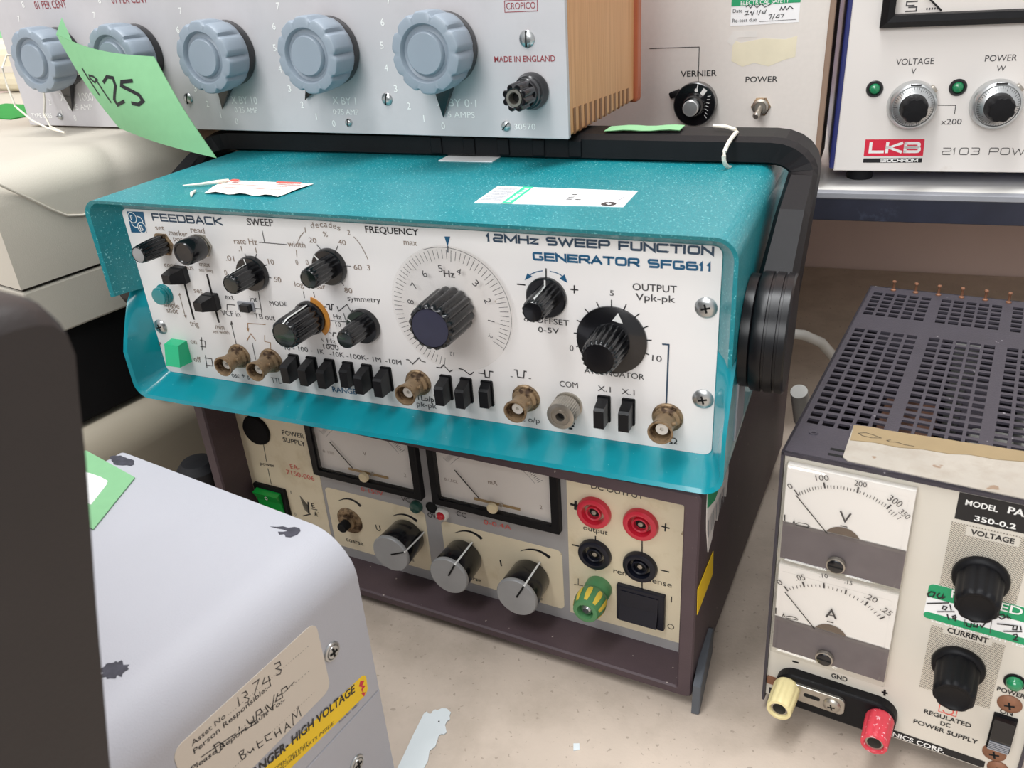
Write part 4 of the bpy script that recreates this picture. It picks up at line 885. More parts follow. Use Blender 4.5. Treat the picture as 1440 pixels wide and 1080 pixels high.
mat('ea_brown', (80, 66, 70), .5, spec=.35, var=.08, vscale=50, bump=.3, bscale=900, speck=(170, 158, 150), dens=.27, sscale=260)
mat('ea_dark', (46, 40, 50), .55, var=.1, bump=.2, bscale=900)
mat('ea_grey', (166, 163, 162), .5, var=.04)
mat('ea_cream', (234, 220, 190), .5, var=.03, vscale=40, blotch=(206, 186, 146), bl=(.55, .8), blscale=28, speck=(170, 150, 120), dens=.25, sscale=170)
mat('meter_paper', (236, 231, 226), .6, var=.01)
mat('cream_plastic', (222, 205, 168), .45, var=.05)
mat('gold', (178, 150, 104), .4, .5)
mat('red_plastic', (214, 44, 66), .28, var=.05, coat=.2)
mat('red_dusty', (206, 62, 76), .4, var=.06, vscale=200, speck=(232, 170, 176), dens=.36, sscale=500)
mat('navy_black', (22, 24, 36), .35, spec=.4, var=.06, vscale=120)
mat('earth_green', (84, 140, 92), .4, var=.05)
mat('earth_yellow', (226, 196, 76), .45)
mat('rocker_green', (20, 158, 62), .22, var=.06, coat=.4)
mat('lens_green', (34, 130, 84), .2, var=.1, vscale=200, coat=.5)
mat('lens_dim', (40, 76, 66), .2, coat=.5)
mat('lens_red', (190, 36, 48), .2, coat=.5)
mat('yellow_label', (250, 208, 24), .5, var=.03)
mat('cropico_grey', (192, 189, 191), .5, .1, var=.04, vscale=25, bump=.06, bscale=600, blotch=(178, 175, 177), bl=(.5, .85), blscale=18)
mat('knob_blue_grey', (138, 149, 160), .4, var=.03, vscale=60)
mat('oak', (196, 140, 88), .42, var=.05, vscale=20)
mat('oak_end', (128, 84, 48), .5, var=.12, vscale=200)
mat('mahogany', (172, 84, 44), .38, var=.1, vscale=60)
mat('vern_panel', (217, 211, 204), .5, .05, var=.02, vscale=300)
mat('vern_trim', (140, 116, 98), .55, var=.05)
mat('lkb_cream', (224, 219, 214), .45, var=.015, vscale=20, blotch=(196, 184, 170), bl=(.68, .85), blscale=22)
mat('lkb_blue', (36, 44, 104), .4, var=.1)
mat('alu', (196, 198, 198), .3, .75, var=.03)
mat('stain_yellow', (222, 214, 188), .6, var=.05, vscale=60)
mat('stain_white', (218, 214, 208), .6)
mat('d_cream', (210, 204, 192), .5, var=.03, vscale=20, speck=(150, 138, 120), dens=.25, sscale=160)
mat('d_black', (58, 54, 62), .5, var=.08, vscale=60, bump=.35, bscale=1100, speck=(140, 136, 140), dens=.25, sscale=300)
mat('d_inside', (24, 23, 24), .8)
mat('component_brown', (92, 62, 48), .6)
mat('component_grey', (150, 150, 146), .5)
mat('meter_arc', (112, 98, 86), .5, .3)
mat('meter_grey', (104, 96, 98), .55, var=.08, vscale=120, speck=(160, 152, 148), dens=.24, sscale=220)
mat('halftone', (172, 164, 152), .55)
mat('sticker_green', (22, 150, 98), .45, var=.03)
mat('tape_cream', (168, 161, 150), .75, var=.08, vscale=40, blotch=(158, 149, 136), bl=(.45, .7), blscale=90, speck=(140, 118, 98), dens=.3, sscale=120)
mat('tape_tan', (146, 127, 94), .65, var=.06, vscale=60)
mat('rust', (134, 92, 68), .55, .2, var=.15, vscale=300)
mat('ivory', (228, 214, 160), .4, var=.06, vscale=150)
mat('grey_case', (182, 183, 190), .55, var=.012, vscale=30, bump=.22, bscale=1400)
mat('scuff', (62, 62, 72), .6, var=.3, vscale=300)
mat('asset_label', (216, 206, 192), .6, var=.01)
mat('beige_case', (192, 185, 172), .55, var=.025, vscale=20, bump=.2, bscale=1200)
mat('beige_shaded', (158, 148, 130), .55, var=.03, vscale=20)  # lower cabinet's beige, darkened: its shadow is put into the colour
mat('beige_gap', (52, 42, 34), .8)
mat('cream_case', (226, 216, 190), .6, var=.02)
mat('black_case', (50, 46, 45), .45, spec=.35, var=.06, vscale=30, bump=.2, bscale=1200)
mat('cable_grey', (190, 188, 182), .5)
mat('rubber', (30, 30, 34), .7)
mat('leg_slate', (84, 88, 94), .6, var=.1, vscale=100, speck=(140, 140, 140), dens=.27, sscale=200)
mat('shard_white', (212, 219, 221), .6, var=.03, vscale=60)
clear('clear_plastic', gloss=.10); clear('meter_window', (.985, .98, .975), .06, .10); clear('dial_clear', (.985, .98, .975), .05, .1)
# stained oak: straight grain along the upright
def wood():
    m = MATS['oak']; nt = m.node_tree; N = nt.nodes; K = nt.links; b = N['Principled BSDF']
    tc = N.new('ShaderNodeTexCoord'); mp = N.new('ShaderNodeMapping'); mp.inputs['Scale'].default_value = (900, 1100, 16); K.new(tc.outputs['Object'], mp.inputs[0])
    no = N.new('ShaderNodeTexNoise'); no.inputs['Scale'].default_value = 1.; no.inputs['Detail'].default_value = 4; K.new(mp.outputs[0], no.inputs['Vector'])
    rp = N.new('ShaderNodeValToRGB'); rp.color_ramp.elements[0].position = .35; rp.color_ramp.elements[1].position = .68
    rp.color_ramp.elements[0].color = lin((194, 138, 88))+(1,); rp.color_ramp.elements[1].color = lin((216, 162, 112))+(1,)
    K.new(no.outputs['Fac'], rp.inputs[0]); K.new(rp.outputs[0], b.inputs['Base Color'])
wood()
def dots():
    m = MATS['halftone']; nt = m.node_tree; N = nt.nodes; K = nt.links; b = N['Principled BSDF']
    tc = N.new('ShaderNodeTexCoord'); mp = N.new('ShaderNodeMapping'); mp.inputs['Rotation'].default_value = (0, R(45), 0); mp.inputs['Scale'].default_value = (1250, 0, 1250); K.new(tc.outputs['Object'], mp.inputs[0])
    v = N.new('ShaderNodeTexVoronoi'); v.inputs['Scale'].default_value = 1; v.inputs['Randomness'].default_value = 0; K.new(mp.outputs[0], v.inputs['Vector'])
    rp = N.new('ShaderNodeValToRGB'); rp.color_ramp.elements[0].position = .30; rp.color_ramp.elements[1].position = .42
    rp.color_ramp.elements[0].color = lin((96, 90, 84))+(1,); rp.color_ramp.elements[1].color = lin((212, 204, 188))+(1,)
    K.new(v.outputs['Distance'], rp.inputs[0]); K.new(rp.outputs[0], b.inputs['Base Color'])
dots()
# ------------------------------------------------------------------ setting
def struct(o): o['kind'] = 'structure'; return o
SHY = R(-20.7); MS = T3(.2327, .5895, 0) @ Matrix.Rotation(SHY, 4, 'Z')          # shelf frame: front edge along x
b = MB().box(-1.2, 1.4, -1.1, .419, -.04, 0, 'bench_grey', .003)
bench = tag(b.build('workbench', None, MS), 'pale grey speckled bench top that all the instruments stand on', 'workbench')
struct(MB().box(-1.4, 1.6, .421, .47, -.04, 1.6, 'wall_brown').build('wall_back', None, MS))
sh = root('shelf', MS @ Vector((0, 0, 0)), SHY, 'white shelf with a dark blue front edge under the two instruments at upper right', 'shelf')
MB().box(-.30, .75, .006, .42, .187, .205, 'shelf_white').build('shelf_board', sh)
MB().box(-.30, .75, 0, .006, .185, .2015, 'shelf_edge', .0006).build('edge_strip', sh)
MB().box(-.30, .75, -.0008, .008, .2015, .2056, 'grey_trim', .0005).build('trim_rail', sh)
for x in (-.28, .72): MB().box(x-.012, x+.012, .12, .41, 0, .187, 'shelf_edge', .001).build('upright', sh)
# ------------------------------------------------------------------ knobs and small fittings (panel frame, Z out of the panel)
def fluted_knob(name, parent, M, rs, hs, rb, rt_, h, nfl, cap='cap_green', amp=.10, line=None, skirt_mat='black_gloss', body='black_gloss'):
    k = MB().lathe([(rb*.98, hs*.5, amp), (rb, hs+.0003, amp), (rb*.99, h*.3, amp), (rt_*1.03, h*.86, amp), (rt_*.98, h-.0009, amp), (rt_*.9, h-.0002, amp*.4), (rt_*.84, h, 0), (rt_*.82, h-.0006, 0)], body, nfl*8, fl=nfl).build(name, parent, M)
    if rs: MB().lathe([(rs, 0), (rs, hs*.7), (rs*.94, hs), (rb*.9, hs)], skirt_mat, 40).build('skirt', k)
    if cap: MB().lathe([(rt_*.83, h-.0012), (rt_*.82, h-.0003), (rt_*.5, h-.0001), (.0002, h)], cap, 32).build('knob_cap', k)
    if line is not None:
        c, s = math.cos(R(line)), math.sin(R(line)); L = MB(); q = Vector((-s, c, 0)); d = Vector((c, s, 0))
        z1 = hs+.0003; a = rb*1.012; b_ = rt_*1.03
        def strip(p0, p1, wd, up_): L.add([p0+q*wd, p0-q*wd, p1-q*wd, p1+q*wd], [(0, 1, 2, 3)], 'pointer_white')
        strip(d*a+Vector((0, 0, z1)), d*b_+Vector((0, 0, h*.86)), .0005, 0); strip(d*b_+Vector((0, 0, h*.86)), d*rt_*.86+Vector((0, 0, h+.0002)), .0005, 0)
        if rs: strip(d*rb+Vector((0, 0, hs+.0002)), d*rs*.93+Vector((0, 0, hs+.0002)), .0004, 0)
        L.build('pointer_line', k)
    return k
def hexp(r, a=0): return [(r*math.cos(R(60*i+a)), r*math.sin(R(60*i+a))) for i in range(6)]
def bnc(parent, M, a=0):
    o = MB().lathe([(.0076, 0), (.0076, .0009), (.0070, .0014)], 'nickel_dirty', 32).lathe([(.0064, .0012), (.0066, .0032), (.0050, .0040), (.0049, .0098), (.0053, .0122), (.0061, .0150), (.0061, .0156), (.0052, .0157), (.0047, .0138), (.0046, .0050)], 'nickel_dirty', 32).build('bnc_socket', parent, M)
    MB().lathe([(.0030, .0045), (.0030, .0120), (.0010, .0120), (.0010, .0100)], 'ptfe', 20).build('insulator', o)
    MB().lathe([(.00095, .0046), (.00095, .0098)], 'hole_black', 12).build('centre_contact', o)
    for q in (20, 200): MB().lathe([(.0011, 0), (.0011, .0016), (.0008, .0019)], 'nickel_dirty', 10, T3(.0047*math.cos(R(q)), .0047*math.sin(R(q)), .0085) @ Matrix.Rotation(R(q), 4, 'Z') @ Matrix.Rotation(R(90), 4, 'Y')).build('lug', o)
    return o
def cross_screw(name, parent, M, r, m='steel', slot=None):
    o = MB().lathe([(r, 0), (r, .0005), (r*.8, .0013), (r*.45, .0017), (.0001, .0018)], m, 28)
    if slot is None:
        for q in (15, 105): o.box(-r*.42, r*.42, -r*.09, r*.09, .0012, .00185, 'hole_black', M=Matrix.Rotation(R(q), 4, 'Z'))
    else: o.box(-r*.9, r*.9, -r*.1, r*.1, .0008, .00187, 'hole_black', M=Matrix.Rotation(R(slot), 4, 'Z'))
    return o.build(name, parent, M)
# ------------------------------------------------------------------ sweep function generator
AY = -.4266414
ga = root('function_generator', (-.21738, .47626, .1410), AY, 'teal sweep function generator with white knob-covered front, standing on the cream power supply', 'function generator')
AZ = .0119                                  # panel bottom above the root
W_, H_ = .34144, .105
pm = PF(0, 0, 0, AZ)
p = MB().prism(rrect(0, 0, W_, H_, .004), -.003, 0, 'panel_white', M=pm); prints(p, 'A', pm)
for x, y0, y1 in ((.0337, .039, .0690), (.0525, .039, .0692)): p.box(x-.0007, x+.0007, y0, y1, -.0002, .00012, 'ink_g', M=pm)
for x in (.0337, .0525): p.box(x-.0004, x+.0004, .040, .068, 0, .0002, 'hole_black', M=pm)
front = p.build('front_panel', ga)
def ring(y, e, r, n=7):
    pts = rrect(-e, -e, W_+e, H_+e, r, n); return pts
def shell(name, half, m):
    es = [(.000, .0005, .004), (.0045, None, .0065), (.0072, 'f', .0085), (.0092, 'f2', .0100), (.0092, 'o', .0100), (.0092, .192, .0100), (.006, .196, .008)]
    zs = .056; rows = []
    yf = lambda z: -.0168 if half else -(.0008+.0190*(0 if z > zs-.001 else 1)*min(1, max(0, (zs-z)/.034))**.75)
    for e, y, r in es:
        q = rrect(-e, -e, W_+e, H_+e, r, 8)
        if half: pts = [(W_+e, zs)]+[p_ for p_ in q if p_[1] > zs]+[(-e, zs)]
        else:
            lo = [p_ for p_ in q if p_[1] < zs]; k = [i for i in range(len(lo)) if lo[i][0] < W_/2][-1]
            i0 = min(range(len(lo)), key=lambda i: (-lo[i][0], -lo[i][1]))
            rgt = sorted([p_ for p_ in lo if p_[0] > W_/2], key=lambda t: (-t[1], -t[0])); lft = sorted([p_ for p_ in lo if p_[0] < W_/2], key=lambda t: (t[1], -t[0]))
            nv = 8; zr = max(t[1] for t in rgt)
            rgt = [(W_+e, zs+(zr-zs)*i/nv) for i in range(nv)]+rgt; lft = lft+[(-e, zr+(zs-zr)*(i+1)/nv) for i in range(nv)]
            pts = rgt+lft
        row = []
        for x, z in pts:
            f = yf(z); yy = {None: .45*f, 'f': f+.0012, 'f2': f, 'o': f+.003}.get(y, y) if not isinstance(y, float) else y
            if y == .0005: yy = .0005
            row.append((x, yy, z+AZ))
        rows.append(row)
    return MB().grid(rows, m).build(name, ga)
shell('upper_case', True, 'teal'); shell('lower_case', False, 'teal_gloss')
MB().prism(rrect(-.004, -.004, W_+.004, H_+.004, .008), -.195, -.191, 'ea_dark', M=pm).build('rear_panel', ga)
MB().box(W_+.0088, W_+.0100, .006, .030, AZ+.006, AZ+.052, 'grey_trim', .0004).build('side_label', ga)
for x in (.02, .32):
    for y in (.02, .175): MB().lathe([(.006, 0), (.0065, .001), (.006, .0032)], 'rubber', 20).build('foot', ga, T3(x, y, 0))
# handle: two hubs, arms and the bar swept as one U
def handle():
    d = Vector((0, .847, .531)); n = Vector((0, -.531, .847)); O = Vector((0, .022, .058+AZ)); xr, xl = W_+.0196, -.0205; Lh = .1186
    path = [(xr, 0), (xr, .03), (xr, .06), (xr, .098)]
    path += [(xr-.018+.018*math.cos(R(a)), .1006+.018*math.sin(R(a))) for a in range(10, 91, 16)]+[(xr-.05, Lh), ((xr+xl)/2, Lh), (xl+.05, Lh)]
    path += [(xl+.018-.018*math.cos(R(a)), .1006+.018*math.sin(R(a))) for a in range(90, 9, -16)]+[(xl, .098), (xl, .06), (xl, .03), (xl, 0)]
    rows = []
    for i, (x, l) in enumerate(path):
        a = Vector(path[max(0, i-1)]); b = Vector(path[min(len(path)-1, i+1)]); t = (b-a).normalized(); q = Vector((t.y, -t.x))  # in-plane outward
        on_arm = 1-min(1, l/.1); k_ = min(1, max(0, (l-.065)/.05)); k_ = k_*k_*(3-2*k_); th = .0072+.0022*on_arm; wd = .0165
        d2 = d.lerp(Vector((0, 0, 1)), k_).normalized(); n2 = Vector((0, -d2.z, d2.y))
        P0 = O+Vector((x+(.003 if x > .1 else -.003)*min(1, l/.1), 0, 0))+d*l; Q = Vector((q.x, 0, 0))+d2*q.y
        rows.append([tuple(P0+Q*th*u+n2*wd*v) for u, v in ((-1, -.7), (-.7, -1), (.7, -1), (1, -.7), (1, .7), (.7, 1), (-.7, 1), (-1, .7))])
    m = MB().grid(rows, 'black_satin', closed=True, sm=False); nn = len(rows)*8
    m.add([p_ for p_ in rows[0]], [tuple(range(8))], 'black_satin'); m.add([p_ for p_ in rows[-1]], [tuple(range(8))[::-1]], 'black_satin')
    for i in range(5):   # finger ridges on the grip
        x = .24-i*.022; P0 = O+Vector((x, -.0165, 0))+d*Lh
        m.box(-.004, .004, -.0012, .0014, -.005, .005, 'black_satin', .001, M=T3(*P0))
    h = m.build('carrying_handle', ga)
    for sx, x0 in ((1, W_+.0095), (-1, -.0095)):
        M = Matrix(((0, 0, sx, x0), (1, 0, 0, .022), (0, 1, 0, .058+AZ), (0, 0, 0, 1))) if sx > 0 else Matrix(((0, 0, -1, x0), (-1, 0, 0, .022), (0, 1, 0, .058+AZ), (0, 0, 0, 1)))
        MB().lathe([(.0265, 0), (.0265, .0040), (.0255, .0048), (.0275, .0050), (.0280, .0058), (.0280, .0100), (.0270, .0102), (.0270, .0112), (.0280, .0114), (.0280, .0150), (.0270, .0152), (.0270, .0162), (.0280, .0164), (.0280, .0192), (.027, .0200), (.012, .0200)] if sx > 0 else [(.025, 0), (.025, .010), (.012, .0105)], 'hub_black', 56).build('pivot_hub', h, M)
handle()
def kp(u, v): return PF(u*.001, v*.001, 0, AZ)
o = MB().prism(hexp(.0072), 0, .0016, 'nickel_dirty', .0003).build('marker_knob', ga, kp(25.8, 85.4)); fluted_knob('marker_grip', o, T3(0, 0, .0016), 0, .0004, .0058, .0050, .0185, 12, 'cap_grey', .12)
o = MB().prism(hexp(.0072), 0, .0016, 'nickel', .0003).lathe([(.0058, .0016), (.0058, .0040)], 'nickel', 24).build('read_button', ga, kp(54.2, 86.6)); MB().lathe([(.0068, .0032), (.0072, .0040), (.0070, .0145), (.0062, .0155), (.0056, .0155), (.0050, .0148), (.0001, .0146)], 'black_gloss', 32).build('button_cap', o)
def slider(u, v, up_=1):
    o = MB().prism(rrect(-.0048, -.0050, .0048, .0050, .001), 0, .0042, 'key_black', .0006)
    o.add([(-.0048, -.0045, .0042), (.0048, -.0045, .0042), (.0048, .0045, .0042), (-.0048, .0045, .0042), (-.0028, -.0018, .0130), (.0028, -.0018, .0130), (.0028, .0036, .0130), (-.0028, .0036, .0130)], [(0, 1, 5, 4), (1, 2, 6, 5), (2, 3, 7, 6), (3, 0, 4, 7), (4, 5, 6, 7)], 'key_black')
    return o.build('slider_knob', ga, kp(u, v))
slider(33.9, 68.0); slider(52.4, 53.0)
o = MB().lathe([(.0062, 0), (.0062, .0006), (.0054, .0010), (.0054, .0026), (.0049, .0028), (.0049, .0032), (.0054, .0034), (.0054, .0046), (.0048, .0056), (.0002, .0060)], 'teal_lens', 32).build('push_button', ga, kp(16.0, 53.9))
cross_screw('panel_screw', ga, kp(2.9+2.4, 31.4), .0047); cross_screw('panel_screw', ga, kp(335.6, 76.5), .0050); cross_screw('panel_screw', ga, kp(336.2, 30.5), .0050)
o = MB().add([(-.0060, -.0072, 0), (.0060, -.0072, 0), (.0060, .0072, 0), (-.0060, .0072, 0), (-.0055, -.0066, .0100), (.0055, -.0066, .0100), (.0055, .0066, .0070), (-.0055, .0066, .0070)], [(0, 1, 5, 4), (1, 2, 6, 5), (2, 3, 7, 6), (3, 0, 4, 7), (4, 5, 6, 7)], 'green_key').build('mains_rocker', ga, kp(17.2, 16.8))
fluted_knob('rate_knob', ga, kp(86.7, 72.8), .0100, .0035, .0062, .0055, .0200, 12, line=100); fluted_knob('width_knob', ga, kp(138.9, 80.7), .0100, .0035, .0062, .0055, .0205, 12, line=135)
fluted_knob('symmetry_knob', ga, kp(154.2, 48.3), .0098, .0035, .0060, .0052, .0198, 12, line=150)
mk = fluted_knob('mode_knob', ga, kp(119.8, 49.5), .0098, .0035, .0088, .0082, .0250, 14, line=80)
a_ = arcp(.0125, -52, 78, 18)+arcp(.006, 78, -52, 18); MB().prism(a_, 0, .0007, 'orange_brown').build('orange_sector', mk)
# slide switch
o = MB().prism(rrect(-.0058, -.0028, .0058, .0028, .0004), 0, .0009, 'grey_trim').box(-.002, .0046, -.0022, .0022, .0009, .0044, 'key_black', .0004).build('slide_switch', ga, kp(76.2, 51.8))
for u, v, q in ((62.5, 18.7, 10), (85.7, 18.6, 30), (183.4, 17.8, 5), (246.3, 17.6, 20), (319.8, 18.0, 0)): bnc(ga, kp(u, v), q)
def key(u, v, h):
    o = MB().prism(rrect(-.0033, -.0073, .0033, .0073, .0006), 0, .0012, 'black_satin')
    o.add([(-.0026, -.0066, .0012), (.0026, -.0066, .0012), (.0026, .0066, .0012), (-.0026, .0066, .0012), (-.0026, -.0062, h), (.0026, -.0062, h), (.0026, .0034, h), (.0026, .0046, h-.0012), (-.0026, .0046, h-.0012), (-.0026, .0034, h)],
          [(0, 1, 5, 4), (1, 2, 7, 6, 5), (2, 3, 8, 7), (3, 0, 4, 9, 8), (4, 5, 6, 9), (6, 7, 8, 9)], 'key_black')
    return o.build('push_key', ga, kp(u, v))
for i in range(6): key(102.5+i*12.25, 17.5, .0065 if i == 3 else .0110)
for i in range(3): key(200.6+i*12.0, 17.4, .0060 if i == 2 else .0100)
key(288.1, 18.0, .0100); key(300.5, 18.2, .0100)
o = MB().lathe([(.0075, 0), (.0075, .0012), (.0056, .0016), (.0056, .0028), (.0072, .0030, .05), (.0074, .0036, .05), (.0074, .0116, .05), (.0070, .0122, 0), (.0052, .0126, 0), (.0048, .0126), (.0046, .0122), (.0036, .0122), (.0034, .0128), (.0023, .0128), (.0022, .007)], 'nickel', 36*6, fl=36).build('binding_post', ga, kp(269.2, 16.8)); MB().lathe([(.0021, .0060), (.0021, .0100)], 'hole_black', 16).build('socket_hole', o)
fluted_knob('offset_knob', ga, kp(260.2, 74.4), .0102, .0022, .0064, .0056, .0190, 14, 'black_gloss', .12, line=88)
at = fluted_knob('attenuator_knob', ga, kp(292.2, 55.7), 0, .0032, .0098, .0086, .0215, 20, 'black_gloss', .14)
MB().lathe([(.0172, 0), (.0172, .0012), (.0150, .0020), (.0098, .0034), (.009, .0034)], 'black_gloss', 56).poly([(.0040, .0154), (.0008, .0108), (.0062, .0104)], 'pointer_white', .0030).build('skirt', at)
# frequency knob with its clear scale disc
fk = fluted_knob('frequency_knob', ga, kp(209.3, 63.6), 0, .0030, .0128, .0120, .0260, 16, 'cap_slate', .10)
MB().lathe([(.0334, .0016), (.0337, .0019), (.0337, .0032), (.0334, .0035)], 'dial_clear', 80, sm=False).build('scale_disc', fk)
tk = MB(); a = 73.; i = 0
angs = [(-30-i*.0) for i in range(0)]
for k in range(64):
    q = -32+k*4.6
    if q > 262: break
    c, s = math.cos(R(q)), math.sin(R(q)); r0 = .0275 if k % 5 else .0262
    tk.ribbon([(r0*c, r0*s), (.0322*c, .0322*s)], .00028, 'ink_g', .0036)
for t, q in (('5', 97.7), ('4', 72), ('3', 46), ('2', 19.6), ('1', -8), ('.2', -28), ('6', 123.4), ('7', 148), ('8', 172.8), ('12', 266)):
    h = .0036 if len(t) == 1 else .0022; wd = h*.68*(1 if len(t) == 1 else 1.5); c, s = math.cos(R(q)), math.sin(R(q)); r0 = .0225 if len(t) == 1 else .0242
    put_text(tk, t, r0*c-wd/2*s-h/2*c, r0*s+wd/2*c-h/2*s if False else r0*s-wd/2*(-c)-h/2*s, wd, h, q-90, 'ink_g', 0, .0036, I4)
tk.ribbon(arcp(.0333, -34, 110, 40), .00025, 'ink_g', .0036); tk.build('scale_marks', fk)
# labels on the lid
TOP = PF(0, 0, 0, 0); ZT = AZ+H_+.0092
def flat(z): return T3(0, 0, z)
s_ = MB().prism([(.2182, .0455), (.2190, .0145), (.2925, .0190), (.2920, .0468)], 0, .00025, 'label_white', M=flat(ZT)).poly([(.2322, .0461), (.2330, .0151), (.2385, .0155), (.2378, .0463)], 'label_green', .0003, flat(ZT))
for i in range(16): s_.box(.2200, .2310, .0180+i*.0016, .0180+i*.0016+(.0009 if i % 3 else .0005), 0, .0003, 'grey_trim', M=flat(ZT))
for i in range(7): s_.box(.2345, .2366, .018+i*.0038, .0205+i*.0038, 0, .00034, 'label_white', M=flat(ZT))
for j, (x, n_) in enumerate(((.262, 5), (.2665, 2))):
    for i in range(n_): s_.box(x, x+.0028, .0265+i*.0028, .028+i*.0028, 0, .0003, 'ink_g', M=flat(ZT))
s_.poly(circ(.0036, 20, .2845, .0225), 'ink_g', .0003, flat(ZT)); s_.poly([(.2828, .0232), (.2838, .0246), (.2862, .0220), (.2848, .0208)], 'label_white', .00036, flat(ZT)); s_.ribbon([(.287, .027), (.2885, .0355)], .0006, 'grey_trim', .0003, flat(ZT))
s_.build('asset_label', ga)['label'] = 'white barcode label with a green stripe'
MB().prism([(.158, .110), (.158, .0955), (.1925, .0965), (.1925, .110)], 0, .0004, 'label_white', M=flat(ZT)).build('rear_label', ga)
# small tie-on label lying on the lid (a loose thing)
tg = root('paper_tag', ga.matrix_basis @ Vector((.055, .020, ZT)), AY, 'torn white paper tag with faint red print lying at the left of the teal lid', 'tag')
q = MB(); rows = []
for j in range(6):
    t = j/5; row = []
    for i in range(13):
        u_ = i/12; x = (-.004+.008*(1-t))*(1-u_)+u_*(.0535+.0035*t); y = -.0142+.028*t; z = .0005+.0012*math.sin(u_*9+t*3)**2*(1-t)
        row.append((x, y, z))
    rows.append(row)
q.grid(rows, 'paper')
for y in (-.007, -.001, .005): q.ribbon([(.004, y), (.050, y+.0004)], .0006, 'ink_r', .0022)
q.box(.036, .052, .0082, .0098, .0016, .0021, 'ink_r'); q.box(.004, .0085, .008, .0105, .0016, .0021, 'ink_r'); sh_ = q.build('tag_paper', tg)
MB().tube([(-.020, -.004, .0012), (-.010, -.0005, .0015), (-.001, .003, .0022), (.001, .010, .0015)], [.0004, .0008, .0011, .0008], 'string_white', 6).tube([(-.004, -.012, .0010), (-.002, -.017, .0009), (.0015, -.0215, .0008)], [.0006, .0010, .0005], 'string_white').build('tie_string', tg)
# ------------------------------------------------------------------ cream power supply under the generator
EY = -.4862567; e0 = .025
ea = root('power_supply', (.08533, .3190, 0), EY, 'cream power supply in a brown case with two meters, underneath the teal generator', 'power supply')
c = MB()
def frame_case(x0, x1, y0, y1, z0, z1, t, tb):
    o = rrect(x0, z0, x1, z1, .003, 4); i = rrect(x0+t, z0+tb, x1-t, z1-t, .0012, 4)
    ob = rrect(x0+.0008, z0+.0008, x1-.0008, z1-.0008, .003, 4); ib = rrect(x0+t-.0008, z0+tb-.0008, x1-t+.0008, z1-t+.0008, .0012, 4)
    c.grid([[(p[0], y1, p[1]) for p in o], [(p[0], y0+.0012, p[1]) for p in o], [(p[0], y0, p[1]) for p in ob], [(p[0], y0, p[1]) for p in ib], [(p[0], y0+.0012, p[1]) for p in i], [(p[0], e0+.004, p[1]) for p in i]], 'ea_brown', closed=True, sm=False)
frame_case(-.330, 0, 0, .275, .006, .141, .0082, .0058)
c.build('case', ea)
MB().box(-.3285, -.0015, .262, .272, .008, .139, 'ea_dark').build('rear_panel', ea)
em = PF(0, 0, e0)
p = MB().prism([(-.3222, .0112), (-.0078, .0112), (-.0078, .1335), (-.3222, .1335)], -.002, 0, 'ea_grey', M=em)
def field(pts, z=.0002): p.prism(pts, 0, z, 'ea_cream', M=em)
field([(-.3220, .0185), (-.2590, .0185), (-.2575, .1330), (-.3220, .1330)]); field(rrect(-.2560, .0195, -.1780, .0675, .0035)); field(rrect(-.1665, .0195, -.0848, .0640, .0035)); field([(-.0810, .0190), (-.0080, .0190), (-.0080, .1330), (-.0800, .1330)])
prints(p, 'EA', em, .00035)
p.build('front_panel', ea)
def ep(u, v, h=0): return PF(u*.001, v*.001, e0) @ T3(0, 0, .0002+h)
def ea_meter(x0, x1, unit, rng):
    z0, z1 = .0790, .1300; m = MB(); w2 = x1-x0; h2 = z1-z0; M = PF(x0, z0, e0)
    o = rrect(0, 0, w2, h2, .001); i = rrect(.0048, .0045, w2-.0048, h2-.0045, .0006)
    m.grid([[(q[0], q[1], 0) for q in o], [(q[0], q[1], .0042) for q in o], [(q[0], q[1], .0046) for q in rrect(.0004, .0004, w2-.0004, h2-.0004, .001)], [(q[0], q[1], .0046) for q in i], [(q[0], q[1], .0005) for q in i]], 'black_satin', sm=False, closed=True)
    b = m.build('meter', ea, M)
    f = MB().box(.0046, w2-.0046, .0044, h2-.0044, .0002, .0006, 'meter_paper')
    cx, cy = w2*.49, .0085
    for k in range(61):
        q = 142-k*1.75; r0 = .0365; r1 = .0392 if k % 5 else .0405; c_, s_ = math.cos(R(q)), math.sin(R(q))
        if abs(r1*c_) < w2*.43 and cy+r1*s_ < h2-.005: f.ribbon([(cx+r0*c_, cy+r0*s_), (cx+r1*c_, cy+r1*s_)], .00025, 'ink_g', .0007)
    f.ribbon([t for t in arcp(.0345, 142, 37, 30, cx, cy) if t[1] < h2-.005 and abs(t[0]-cx) < w2*.44], .0002, 'ink_g', .0007)
    put_text(f, unit, cx-.003 if len(unit) > 1 else cx, cy+.0135, .0062 if len(unit) > 1 else .0026, .0030, 0, 'ink_b', 0, .0007, I4)
    put_text(f, rng, .0085, cy+.0085, .009, .002, 0, 'ink_b', 0, .0007, I4); put_text(f, '2', w2-.0135, cy+.004, .0016, .0026, 0, 'ink_b', 0, .0007, I4)
    f.build('meter_dial', b)
    a = Vector((cx-.0245, cy+.0185)); e = Vector((cx-.0095, cy+.002)); MB().tube([(a.x, a.y, .0016), (e.x, e.y, .0016)], .00032, 'hole_black', 6).build('needle', b)
    MB().box(cx-.0135, cx+.0170, cy-.0005, cy+.0011, .0007, .0011, 'gold').lathe([(.0012, .0007), (.0012, .0022), (.0002, .0023)], 'nickel', 12, T3(cx+.005, cy+.0008, 0)).build('zero_bar', b)
    MB().box(.0047, w2-.0047, .0045, h2-.0045, .0030, .0036, 'meter_window').build('window', b)
    MB().lathe([(.0034, .0034), (.0034, .0050), (.003, .0056), (.0001, .0056)], 'cream_plastic', 24, T3(cx+.0005, cy-.0008, 0)).build('zero_screw', b)
